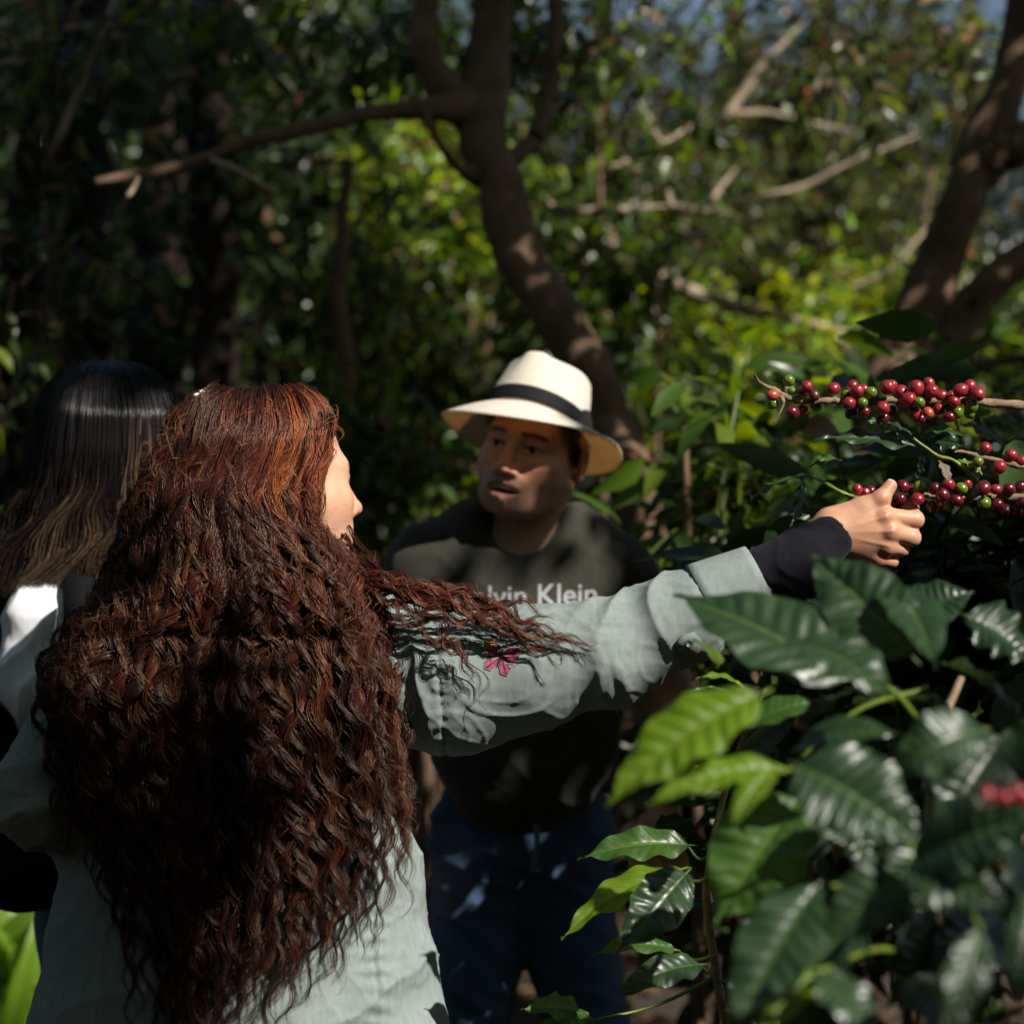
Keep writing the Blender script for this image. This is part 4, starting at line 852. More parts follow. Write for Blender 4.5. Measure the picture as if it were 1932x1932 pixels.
# hair swept from the temple over ear and down the cheek, then over the shoulder along the sleeve
SL = [[(655, 1010, 2.99), (700, 1075, 2.95), (770, 1105, 2.93), (850, 1112, 2.935), (930, 1150, 2.915), (1000, 1150, 2.91)],
      [(650, 1020, 2.98), (700, 1090, 2.94), (790, 1120, 2.92), (880, 1125, 2.925), (960, 1160, 2.905), (1040, 1175, 2.90)],
      [(640, 1040, 2.97), (720, 1110, 2.93), (820, 1140, 2.90), (900, 1160, 2.89), (980, 1185, 2.895), (1060, 1200, 2.895), (1130, 1212, 2.90)],
      [(640, 1050, 2.96), (730, 1130, 2.92), (830, 1155, 2.895), (920, 1175, 2.885), (1000, 1200, 2.888), (1090, 1208, 2.895), (1128, 1240, 2.893)],
      [(660, 1060, 2.95), (740, 1110, 2.92), (830, 1128, 2.905), (920, 1150, 2.90), (1000, 1180, 2.895), (1060, 1212, 2.893), (1075, 1240, 2.89)],
      [(680, 1060, 2.95), (760, 1110, 2.92), (860, 1130, 2.905), (940, 1140, 2.905), (1010, 1160, 2.905), (1060, 1165, 2.905)],
      [(670, 1080, 2.94), (740, 1130, 2.91), (800, 1160, 2.895), (850, 1200, 2.885), (880, 1250, 2.885), (890, 1285, 2.885)],
      [(670, 1090, 2.94), (750, 1140, 2.905), (800, 1180, 2.885), (815, 1210, 2.88), (870, 1225, 2.88), (885, 1260, 2.88), (870, 1290, 2.885)],
      [(660, 1100, 2.93), (760, 1150, 2.90), (850, 1175, 2.885), (930, 1200, 2.88), (990, 1215, 2.885), (1040, 1240, 2.885), (1050, 1262, 2.885)],
      [(650, 1000, 3.0), (690, 1050, 2.97), (730, 1085, 2.95), (800, 1100, 2.94), (870, 1108, 2.945), (900, 1130, 2.93)],
      [(665, 1075, 2.94), (730, 1120, 2.91), (800, 1150, 2.895), (840, 1190, 2.885), (845, 1225, 2.88), (880, 1240, 2.88), (905, 1290, 2.885), (905, 1320, 2.885)],
      [(690, 1090, 2.94), (770, 1128, 2.90), (860, 1150, 2.89), (950, 1172, 2.885), (1020, 1196, 2.89), (1060, 1205, 2.89)]]
for j, g in enumerate(SL):
    for rep in range(2 if j < 6 else 1):
        w_ = np.array(g, float); w_[:, :2] += hr.normal(size=(len(w_), 2)) * 6; cen = spline(np.stack([P(*x) for x in w_]), 78)
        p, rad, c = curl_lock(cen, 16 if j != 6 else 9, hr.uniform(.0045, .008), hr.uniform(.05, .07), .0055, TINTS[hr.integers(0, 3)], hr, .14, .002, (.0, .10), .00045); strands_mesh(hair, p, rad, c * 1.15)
cen = spline(np.stack([P(*x) for x in [(840, 1200, 2.885), (862, 1235, 2.885), (905, 1262, 2.885), (922, 1290, 2.885), (905, 1320, 2.887), (925, 1350, 2.89)]]), 60)
p, rad, c = curl_lock(cen, 4, .002, .06, .002, (.09, .03, .013), hr, .1, .001, (0, .05), .0004); strands_mesh(hair, p, rad, c)
# sideburn and temple hair in front of the ear
for k in range(46):
    v0 = hr.uniform(770, 860); t_ = hr.uniform(0, 1); g = [(585 + 40 * t_, v0, 2.965), (600 + 14 * t_, v0 + 50, 2.955), (582 + 12 * t_, v0 + 110, 2.945), (590 + 10 * t_, 1000, 2.945), (650 + 18 * t_, 1065, 2.94)]
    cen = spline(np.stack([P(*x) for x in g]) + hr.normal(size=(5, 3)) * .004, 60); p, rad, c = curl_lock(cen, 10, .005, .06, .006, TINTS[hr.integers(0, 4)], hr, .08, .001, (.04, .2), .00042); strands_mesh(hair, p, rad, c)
hair.build('hair', M_HAIR, woman)
# jewelled clip on the crown
cl = MB(); r = np.random.default_rng(4)
for k, (u, v_) in enumerate([(372, 748), (383, 742), (394, 744), (408, 740), (416, 744)]):
    c = P(u, v_, 2.99); th, ph = np.meshgrid(np.linspace(0, np.pi, 9), np.linspace(0, 2 * np.pi, 12, endpoint=False), indexing='ij'); R_ = .0062 if k != 2 else .004
    q = c + R_ * np.stack([np.sin(th) * np.cos(ph), np.sin(th) * np.sin(ph), np.cos(th) * .8], -1); i = np.arange(8)[:, None] * 12 + np.arange(12)[None]; i2 = np.arange(8)[:, None] * 12 + (np.arange(12)[None] + 1) % 12
    cl.add(q.reshape(-1, 3), np.stack([i, i + 12, i2 + 12, i2], -1).reshape(-1, 4))
v, fs = tube(spline(np.stack([P(362, 756, 2.985), P(392, 748, 2.985), P(424, 748, 2.985)]), 8), .003, 6); cl.add(v, fs)
cl.build('hair_clip', flat('pearl', (.72, .74, .62), .15, .6), woman)

# ================================================================ man in the straw hat
man = person_root('man in a cream straw hat and dark printed T-shirt leaning in and talking', (P(985, 0, 3.85)[0], 3.85, 0))
MA = frame_axes((-.42, -.90, .02), (.22, .0, .97))
MBc = P(985, 846, 3.66) ; MBc = P(975, 842, 3.60) - MA @ np.array([0, .075, 0])
wM = 1.09; hm = head_sdf(wM, 1.10, .0105, 1.12)
neckM = rc(MBc + MA @ np.array([0, -.025, -.07]), P(990, 1065, 3.72), .060, .068)
chestM = [el(P(965, 1170, 3.74), (.172, .112, .16)), (rc(P(812, 1070, 3.73), P(1135, 1082, 3.74), .060), .05)]
hmw = lambda p: hm((p - MBc) @ MA)
top = U([hmw, (neckM, .03), (chestM[0], .05), (rc(P(800, 1075, 3.73), P(1140, 1090, 3.74), .058), .05)])
v, f = sdf_mesh(top, MBc - np.array([.17, .17, .30]), MBc + np.array([.19, .20, .16]), .0026); v = relax(v, f, 1, .3)
q = (v - MBc) @ MA
capM = lambda x, y, z: sstep(.01, -.01, y - .045 - .3 * (z - .03) + 1.0 * np.maximum(np.abs(x) - .060, 0) * 1.2) * sstep(-.03, .0, z) * (np.abs(x) < .075)
body = MB(); body.add(v, f, head_color(q, SKIN_M, (.26, .10, .075), (.012, .008, .006), .5, wM, capM, True, .3))
armR = [P(1190, 1090, 3.76), P(1268, 1320, 3.80), P(1252, 1500, 3.68)]
wr_ = armR[2]
handm = [(rc(wr_, wr_ + V3(.0, -.02, -.08), .028, .036), .015)] + [(chain([wr_ + V3(-.03 + .02 * k, -.03, -.09), wr_ + V3(-.032 + .021 * k, -.045, -.135 - .006 * (k in (1, 2))), wr_ + V3(-.03 + .02 * k, -.035, -.17 - .008 * (k in (1, 2)))], [.010, .009, .007]), .005) for k in range(4)] + [(chain([wr_ + V3(-.03, -.02, -.04), wr_ + V3(-.055, -.05, -.08), wr_ + V3(-.055, -.06, -.115)], [.014, .011, .008]), .006)]
v, f = sdf_mesh(U([chain(armR, [.056, .045, .03], .02)] + handm), wr_ - V3(.20, .2, .25), armR[0] + V3(.15, .15, .1), .004)
body.add(v, f, np.tile(np.array(SKIN_M), (len(v), 1)) * (1 + .1 * vnoise(v * 40, 2))[:, None])
armL = [P(800, 1090, 3.75), P(745, 1320, 3.88), P(735, 1540, 3.82)]
mx = P(985, 0, 3.88)[0]
v, f = sdf_mesh(U([chestM[0], (el(P(990, 1380, 3.8), (.155, .115, .16)), .06), (chain(armL, [.052, .042, .028]), .02), (rc(armL[2], armL[2] + V3(.02, -.03, -.16), .03, .02), .01)] + body_lower(P(985, 1570, 3.88), V3(mx - .10, 3.86, .50), V3(mx + .12, 3.88, .50), V3(mx - .13, 3.9, .07), V3(mx + .16, 3.9, .07), .13), .03), V3(-.7, 3.4, 0), V3(.6, 4.15, 1.4), .010)
body.add(v, f, np.tile(np.array(SKIN_M), (len(v), 1)))
body.build('body', M_SKIN, man)
tee = U([el(P(965, 1165, 3.74), (.188, .128, .175)), (el(P(990, 1390, 3.80), (.172, .135, .175)), .09), (rc(P(808, 1060, 3.73), P(1138, 1072, 3.74), .070), .055), (rc(P(925, 1020, 3.73), P(1060, 1022, 3.73), .080), .06),
  (rc(P(1165, 1090, 3.75), P(1225, 1215, 3.78), .072, .066), .03), (rc(P(805, 1085, 3.74), P(775, 1220, 3.80), .070, .064), .03),
  ('-', rc(P(992, 880, 3.60), P(982, 962, 3.625), .078, .078), .008), ('-', el(P(985, 1740, 3.8), (.30, .3, .165)), .006)], .06)
v, f = sdf_mesh(tee, V3(-.55, 3.45, .78), V3(.60, 4.05, 1.5), .005); v = relax(v, f, 1, .4); nn = vnormals(v, f)
uu = v[:, 0] * 1932 / (.48 * v[:, 1]) + 966; vw = 966 - (v[:, 2] - CAM_Z) * 1932 / (.48 * v[:, 1])
v = v + nn * (.0050 * (1 - 2 * np.abs(np.sin(vw * .02 - uu * .010 + fbm(v * 4, 61, 3) * 2)) ** .8) * (.35 + .65 * sstep(1200, 1450, vw)) + .002 * fbm(v * 16, 62))[:, None]
M_TEE = fabric('black_olive_jersey', (.036, .034, .026), 1800, .3, .9, .12, .2)
mesh_obj('t_shirt', v, f, M_TEE, man)
bvh_tee = BVHTree.FromPolygons([tuple(x) for x in v], [tuple(int(y) for y in x) for x in f])
cr_ = MB(); th = np.linspace(0, 2 * np.pi, 60)
fc = bpy.data.curves.new('shirt_lettering', 'FONT'); fc.body = 'Calvin Klein'; fc.size = 1.0; fc.resolution_u = 4; fc.offset = .012
fo = bpy.data.objects.new('tmp_text', fc); scn.collection.objects.link(fo); bpy.context.view_layer.update()
dg = bpy.context.evaluated_depsgraph_get(); tm = bpy.data.meshes.new_from_object(fo.evaluated_get(dg)); bpy.data.objects.remove(fo)
import bmesh
bm = bmesh.new(); bm.from_mesh(tm); bmesh.ops.triangulate(bm, faces=bm.faces[:]); bmesh.ops.subdivide_edges(bm, edges=[e for e in bm.edges if e.calc_length() > .22], cuts=2); bmesh.ops.triangulate(bm, faces=bm.faces[:])
tv_ = np.array([x.co[:] for x in bm.verts]); tf_ = np.array([[x.index for x in fa.verts] for fa in bm.faces]) if bm.verts.index_update() is None else None; bm.free(); bpy.data.meshes.remove(tm)
w0, w1 = tv_[:, 0].min(), tv_[:, 0].max(); xs = (tv_[:, 0] - w0) / (w1 - w0); su = 856 + xs * 270; sv = 1147 - 8 * xs - (tv_[:, 1]) * (270 / (w1 - w0)) * 1.02
p, _n = wrap(bvh_tee, su, sv, .0018, 3.6)
m_txt = flat('white_print', (.30, .30, .32), .6, .3)
mesh_obj('shirt_lettering', p, tf_, m_txt, man, False)
jeans = U([el(P(985, 1570, 3.88), (.170, .128, .14)), (rc(P(915, 1620, 3.87), V3(mx - .10, 3.86, .50), .098, .076), .03), (rc(V3(mx - .10, 3.86, .50), V3(mx - .13, 3.9, .06), .075, .066), .02), (rc(P(1050, 1620, 3.88), V3(mx + .12, 3.88, .50), .098, .076), .03), (rc(V3(mx + .12, 3.88, .50), V3(mx + .16, 3.9, .06), .075, .066), .02)], .03)
v, f = sdf_mesh(jeans, V3(mx - .35, 3.6, 0), V3(mx + .38, 4.15, 1.12), .007); nn = vnormals(v, f)
v = v + nn * (.0045 * (1 - 2 * np.abs(np.sin(v[:, 2] * 60 + v[:, 0] * 26 + fbm(v * 5, 65, 3) * 2.2)) ** .8) * (.4 + .6 * sstep(-.2, .4, vnoise(v * 6, 66))))[:, None]
mesh_obj('jeans', v, f, fabric('blue_denim', (.048, .088, .165), 1500, .4, .85, .3), man)
mesh_obj('fly_seam', *tube(spline(np.stack([P(1012, 1555, 3.725), P(1013, 1600, 3.728), P(1005, 1650, 3.735)]), 10), .006, 6), flat('light_denim', (.10, .15, .24), .9, .2), man)
shoe(mx - .13, 3.87, man, math.pi); shoe(mx + .16, 3.87, man, math.pi)
# straw hat
HT = frame_axes((-.30, -.90, .42), (.25, .30, .93)); HO = P(1008, 809, 3.675)
M_STRAW, nt, b, o = new_mat('woven_straw'); tc = nt.nodes.new('ShaderNodeTexCoord')
n1 = noise_node(nt, 60, 3); nt.links.new(mix_rgb(nt, n1.outputs[0], (.86, .81, .68), (.95, .92, .82)), b.inputs['Base Color']); b.inputs['Roughness'].default_value = .7; b.inputs['Specular IOR Level'].default_value = .3
w1_ = nt.nodes.new('ShaderNodeTexWave'); w1_.inputs['Scale'].default_value = 170; w1_.bands_direction = 'X'; w2_ = nt.nodes.new('ShaderNodeTexWave'); w2_.inputs['Scale'].default_value = 170; w2_.bands_direction = 'Z'
nt.links.new(tc.outputs['Object'], w1_.inputs[0]); nt.links.new(tc.outputs['Object'], w2_.inputs[0]); add_bump(nt, b, mathn(nt, 'ADD', w1_.outputs[1], w2_.outputs[1]), .35, .0012)
tl = nt.nodes.new('ShaderNodeBsdfTranslucent'); tl.inputs[0].default_value = (.74, .52, .28, 1); mxs = nt.nodes.new('ShaderNodeMixShader'); mxs.inputs[0].default_value = .38
nt.links.new(b.outputs[0], mxs.inputs[1]); nt.links.new(tl.outputs[0], mxs.inputs[2]); nt.links.new(mxs.outputs[0], o.inputs[0])
def hat_point(th, k):
    """k 0..1 brim edge to crown base, 1..2 crown side, 2..3 top"""
    cx, sx_ = np.cos(th), np.sin(th); a, b_ = .088, .106           # right, forward half axes at the crown base
    brim = .070
    kb = np.clip(k, 0, 1); ks = np.clip(k - 1, 0, 1); kt = np.clip(k - 2, 0, 1)
    wdt = brim * (1 - kb); x = (a + wdt) * cx; y = (b_ + wdt) * sx_; q = wdt / brim
    z = q ** 1.5 * (-.012 * cx ** 2 - .060 * np.maximum(sx_, 0) ** 1.5 + .0 * np.maximum(-sx_, 0) ** 2) 
    tap = 1 - .15 * ks ** 1.6; H_ = .104
    x = x * tap; y = y * tap; z = z + H_ * (ks - .06 * ks ** 3)
    rt = np.cos(kt * np.pi / 2); x = x * (rt if True else 1); y = y * rt; z = z + .022 * np.sin(kt * np.pi / 2)
    # teardrop dent along the top and pinches at the front
    dent = sstep(1.35, 2.9, k) * np.exp(-(x / .022) ** 2) * np.exp(-((y + .0) / .075) ** 2) * .020
    pinch = sstep(1.25, 1.95, k) * np.exp(-((y - .060) / .030) ** 2) * np.sign(x) * .020 * np.exp(-((np.abs(x) - .040) / .030) ** 2)
    ridge = sstep(1.6, 2.0, k) * np.exp(-((y - .070) / .02) ** 2) * np.exp(-(x / .030) ** 2) * .006
    return np.stack([x - pinch, y, z - dent + ridge], -1)
nth = 72; ks_ = np.concatenate([np.linspace(0, 1, 14), np.linspace(1.04, 2, 20), np.linspace(2.06, 2.98, 16)])
T, K = np.meshgrid(np.linspace(0, 2 * np.pi, nth, endpoint=False), ks_, indexing='ij'); pts = hat_point(T, K).reshape(-1, 3) @ HT.T + HO
nk = len(ks_); i = np.arange(nth)[:, None] * nk + np.arange(nk - 1)[None]; i2 = ((np.arange(nth) + 1) % nth)[:, None] * nk + np.arange(nk - 1)[None]
F4 = np.stack([i, i2, i2 + 1, i + 1], -1).reshape(-1, 4)
pts = np.concatenate([pts, [hat_point(np.array([0.]), np.array([2.999]))[0] @ HT.T + HO]]); F3 = np.array([[a * nk + nk - 1, ((a + 1) % nth) * nk + nk - 1, len(pts) - 1] for a in range(nth)])
hat = mesh_obj('straw_hat', pts, [F4, F3], M_STRAW, man); sm = hat.modifiers.new('thick', 'SOLIDIFY'); sm.thickness = .0025; sm.offset = -1
K2 = np.linspace(1.05, 1.31, 7); T, K = np.meshgrid(np.linspace(0, 2 * np.pi, nth, endpoint=False), K2, indexing='ij'); hp = hat_point(T, K); hp[..., :2] *= 1.022
pts = hp.reshape(-1, 3) @ HT.T + HO; i = np.arange(nth)[:, None] * 7 + np.arange(6)[None]; i2 = ((np.arange(nth) + 1) % nth)[:, None] * 7 + np.arange(6)[None]
hb = mesh_obj('hat_band', pts, np.stack([i, i2, i2 + 1, i + 1], -1).reshape(-1, 4), fabric('black_ribbon', (.010, .010, .012), 2000, .2, .7, .1, .0), hat); sm = hb.modifiers.new('thick', 'SOLIDIFY'); sm.thickness = .0012; sm.offset = 1

# ================================================================ woman with straight two tone hair
w2 = person_root('woman with straight dark hair fading to blonde ends in a white blouse', (P(200, 0, 3.45)[0], 3.45, 0))
GB = P(205, 850, 3.475); GA = frame_axes((.35, .93, -.05), (0, 0, 1)); hg = head_sdf(1, 1.05); wg = lambda p: hg((p - GB) @ GA)
gx_ = P(250, 0, 3.45)[0]
bodyF = U([wg, (rc(GB + V3(0, -.01, -.07), GB + V3(0, .0, -.20), .052, .06), .03), (rc(P(95, 1190, 3.47), P(345, 1190, 3.47), .055), .04), (el(P(215, 1330, 3.47), (.15, .105, .2)), .05), (el(P(215, 1630, 3.48), (.115, .09, .17)), .05),
   (chain([P(88, 1210, 3.47), P(62, 1440, 3.5), P(150, 1560, 3.68)], [.05, .04, .028]), .02), (rc(P(150, 1560, 3.68), P(200, 1560, 3.80), .03, .02), .01), (chain([P(345, 1210, 3.47), P(380, 1420, 3.5), P(330, 1540, 3.7)], [.05, .04, .028]), .02)]
   + body_lower(P(230, 1720, 3.5), V3(gx_ - .09, 3.5, .48), V3(gx_ + .09, 3.5, .48), V3(gx_ - .09, 3.52, .07), V3(gx_ + .09, 3.52, .07), .125), .03)
v, f = sdf_mesh(bodyF, V3(gx_ - .4, 3.15, 0), V3(gx_ + .4, 3.95, 1.75), .006)
q = (v - GB) @ GA; cG = head_color(q, SKIN_W, (.4, .15, .12), (.02, .012, .01), 0, 1, cap); mesh_obj('body', v, f, M_SKIN, w2, col=cG)
bl = U([el(P(215, 1320, 3.47), (.165, .12, .2)), (rc(P(98, 1178, 3.40), P(345, 1180, 3.46), .066), .05), (el(P(210, 1500, 3.47), (.165, .125, .22)), .05), (chain([P(95, 1180, 3.39), P(78, 1280, 3.38), P(110, 1372, 3.42)], [.072, .068, .052], .03), .03), (chain([P(345, 1190, 3.47), P(365, 1290, 3.48), P(370, 1330, 3.48)], [.06, .056, .052], .03), .03), ('-', el(GB + V3(0, 0, -.19), (.07, .07, .05)), .01)], .04)
v, f = sdf_mesh(bl, V3(gx_ - .4, 3.2, .8), V3(gx_ + .4, 3.8, 1.5), .005); nn = vnormals(v, f)
v = v + nn * (.0045 * (1 - 2 * np.abs(np.sin(v[:, 0] * 55 - v[:, 2] * 22 + fbm(v * 6, 71, 2) * 2)) ** .8) + .0018 * fbm(v * 25, 72))[:, None]
mesh_obj('blouse', v, f, fabric('white_cotton', (.78, .79, .83), 2600, .2, .85, .04), w2)
jj = U([el(P(225, 1720, 3.5), (.135, .125, .14)), (rc(P(180, 1760, 3.5), V3(gx_ - .09, 3.5, .48), .088, .065), .03), (rc(V3(gx_ - .09, 3.5, .48), V3(gx_ - .09, 3.52, .06), .064, .055), .02), (rc(P(245, 1760, 3.5), V3(gx_ + .09, 3.5, .48), .088, .065), .03), (rc(V3(gx_ + .09, 3.5, .48), V3(gx_ + .09, 3.52, .06), .064, .055), .02)], .03)
v, f = sdf_mesh(jj, V3(gx_ - .35, 3.2, 0), V3(gx_ + .35, 3.8, 1.1), .009); mesh_obj('jeans', v, f, fabric('mid_denim', (.07, .12, .19), 1500, .3, .85, .2), w2)
shoe(gx_ - .09, 3.5, w2); shoe(gx_ + .09, 3.5, w2)
# straight hair
h2 = MB(); S = 2600; N = 34; r = np.random.default_rng(19); s = r.uniform(-1, 1, S); lay = np.abs(r.normal(size=S)) * .008
L2 = [(684, 160), (700, 118), (730, 85), (780, 66), (850, 55), (920, 42), (1000, 5), (1060, -40), (1100, -70)]; R2 = [(684, 245), (700, 290), (730, 325), (780, 345), (850, 350), (920, 350), (1000, 345), (1060, 330), (1100, 300)]
D2 = [(684, .02), (700, .065), (730, .095), (780, .115), (850, .12), (950, .115), (1100, .10)]
v0 = np.where(r.random(S) < .8, r.uniform(684, 692, S), r.uniform(700, 800, S)); ve = 1125 - 150 * r.random(S) ** 1.6 - 25 * (s > .6)
VV = v0[:, None] + (ve - v0)[:, None] * np.linspace(0, 1, N)[None]; lid = np.round(s * 34) / 34 + .0 * s
ss = s[:, None] * .75 + lid[:, None] * .25 + .025 * vnoise(np.stack([VV * .008, 0 * VV + lid[:, None] * 9, 0 * VV], -1), 7); ss = np.clip(ss, -1, 1)
L_, R_ = interp(L2, VV), interp(R2, VV); uu = (L_ + R_) / 2 + (R_ - L_) / 2 * ss; wav = r.normal(size=(S, 1)) * 15 * sstep(840, 1060, VV) + 12 * sstep(850, 1040, VV) * np.sin(VV * .045 + lid[:, None] * 7)
yy = 3.465 - 1.16 * interp(D2, VV) * np.sqrt(np.clip(1 - np.abs(ss) ** 2.3, 0, 1)) + lay[:, None]; pts = Pn(uu + wav, VV, yy); pts += r.normal(size=(S, 1, 3)) * .002
lo_ = np.clip(sstep(890, 1060, VV + r.normal(size=(S, 1)) * 40 + 70 * (np.abs(ss - .45) < .14) * 2.0), 0, 1)
stk = (sstep(-.5, .4, vnoise(np.stack([s * 24, 0 * s, 0 * s], -1), 9) + r.normal(size=S) * .25))[:, None]
col = np.array([.010, .007, .007])[None, None] * (1 - lo_[..., None] * stk[..., None]) + np.array([.20, .125, .070])[None, None] * (lo_ * stk)[..., None] * r.uniform(.5, 1.2, (S, 1, 1))
strands_mesh(h2, pts, .00072 * (1 - .75 * sstep(.7, 1, np.linspace(0, 1, N))), col)
S_, V_ = np.meshgrid(np.linspace(-.95, .95, 40), np.linspace(690, 1060, 40), indexing='ij'); L_, R_ = interp(L2, V_), interp(R2, V_)
pb = Pn(((L_ + R_) / 2 + (R_ - L_) / 2 * S_).ravel(), V_.ravel(), (3.48 - 1.16 * interp(D2, V_) * np.sqrt(1 - np.abs(S_) ** 2.3)).ravel()); i = np.arange(39)[:, None] * 40 + np.arange(39)[None]
h2.add(pb, np.stack([i, i + 40, i + 41, i + 1], -1).reshape(-1, 4), (.012, .008, .008))
M_HAIR2, nt, b, o = new_mat('straight_hair'); nt.links.new(attr(nt), b.inputs['Base Color']); b.inputs['Roughness'].default_value = .30; b.inputs['Specular IOR Level'].default_value = .6
h2.build('hair', M_HAIR2, w2)
# black rucksack worn by her
bag = thing('rucksack', 'black rucksack worn by the straight haired woman, its strap crossing her white shoulder', 'rucksack', P(60, 1500, 3.36))
F = U([el(P(25, 1560, 3.40), (.10, .075, .13)), (el(P(-60, 1450, 3.40), (.08, .07, .16)), .06), (el(P(70, 1640, 3.38), (.085, .07, .06)), .04)]); v, f = sdf_mesh(F, P(-160, 1900, 3.2), P(260, 1200, 3.55), .006); M_BAG = fabric('black_nylon', (.006, .006, .007), 1500, .3, .9, .1, .0)
mesh_obj('pack', v, f, M_BAG, bag)
def strap(pp, w, name):
    c = spline(np.stack([P(*x) for x in pp]), 24); t = nrm(np.gradient(c, axis=0)); s_ = nrm(np.cross(t, [0, -1, .4])); p = np.concatenate([c - s_ * w, c + s_ * w]); i = np.arange(23)
    o = mesh_obj(name, p, np.stack([i, i + 1, i + 25, i + 24], -1), M_BAG, bag); sm = o.modifiers.new('thick', 'SOLIDIFY'); sm.thickness = .006
strap([(215, 1125, 3.50), (180, 1090, 3.40), (152, 1096, 3.345), (150, 1150, 3.315), (150, 1300, 3.305), (100, 1430, 3.30)], .024, 'strap'); strap([(95, 1640, 3.30), (130, 1655, 3.30), (165, 1652, 3.31)], .014, 'waist_strap')
# ================================================================ coffee plants in front and at the right
def coffee_leaf_mat(name, dark, light, vein, rough, transl, spec=.5):
    m, nt, b, o = new_mat(name); uvn = nt.nodes.new('ShaderNodeUVMap'); uvn.uv_map = 'UVMap'; sp = nt.nodes.new('ShaderNodeSeparateXYZ'); nt.links.new(uvn.outputs[0], sp.inputs[0])
    ax_ = mathn(nt, 'ABSOLUTE', mathn(nt, 'SUBTRACT', sp.outputs[0], .5))          # 0 midrib .. .5 edge
    mid = mathn(nt, 'LESS_THAN', ax_, .022)
    st = mathn(nt, 'FRACT', mathn(nt, 'SUBTRACT', mathn(nt, 'MULTIPLY', sp.outputs[1], 10.0), mathn(nt, 'MULTIPLY', ax_, 2.4)))
    lat = mathn(nt, 'LESS_THAN', mathn(nt, 'ABSOLUTE', mathn(nt, 'SUBTRACT', st, .5)), .035)
    n = noise_node(nt, 22, 4); n2 = noise_node(nt, 130, 2)
    base = mix_rgb(nt, n.outputs[0], dark, light); base = mix_rgb(nt, mathn(nt, 'MULTIPLY', lat, .45), base, vein); base = mix_rgb(nt, mathn(nt, 'MULTIPLY', mid, .8), base, vein)
    spot = mathn(nt, 'GREATER_THAN', n2.outputs[0], .74); base = mix_rgb(nt, mathn(nt, 'MULTIPLY', spot, .6), base, (.16, .13, .03))
    nt.links.new(base, b.inputs['Base Color']); b.inputs['Specular IOR Level'].default_value = spec
    rn = nt.nodes.new('ShaderNodeMapRange'); rn.inputs[3].default_value = rough * .8; rn.inputs[4].default_value = rough * 1.35; nt.links.new(n.outputs[0], rn.inputs[0]); nt.links.new(rn.outputs[0], b.inputs['Roughness'])
    add_bump(nt, b, mathn(nt, 'ADD', n2.outputs[0], mathn(nt, 'MULTIPLY', n.outputs[0], 1.5)), .12, .002)
    t = nt.nodes.new('ShaderNodeBsdfTranslucent'); nt.links.new(mix_rgb(nt, .8, base, tuple(min(1, c * 3.2) for c in vein)), t.inputs[0]); mx = nt.nodes.new('ShaderNodeMixShader'); mx.inputs[0].default_value = transl
    nt.links.new(b.outputs[0], mx.inputs[1]); nt.links.new(t.outputs[0], mx.inputs[2]); nt.links.new(mx.outputs[0], o.inputs[0]); return m
LM = {'gloss': coffee_leaf_mat('glossy_coffee_leaf', (.012, .034, .012), (.022, .052, .017), (.07, .12, .028), .36, .16, .62),
      'young': coffee_leaf_mat('young_coffee_leaf', (.085, .165, .008), (.13, .22, .010), (.20, .27, .015), .40, .45),
      'mid': coffee_leaf_mat('green_coffee_leaf', (.028, .075, .012), (.045, .10, .016), (.10, .17, .025), .36, .30),
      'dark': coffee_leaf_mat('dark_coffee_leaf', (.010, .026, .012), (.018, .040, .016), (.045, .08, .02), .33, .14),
      'dry': coffee_leaf_mat('dry_leaf', (.12, .09, .07), (.22, .18, .14), (.25, .20, .15), .7, .2)}
M_GREENSTEM = flat('green_stem', (.11, .16, .018), .45, .4, 60, .3, .3, 200)
M_WOODSTEM = flat('coffee_wood', (.22, .155, .095), .8, .25, 55, .6, 1.0, 220)
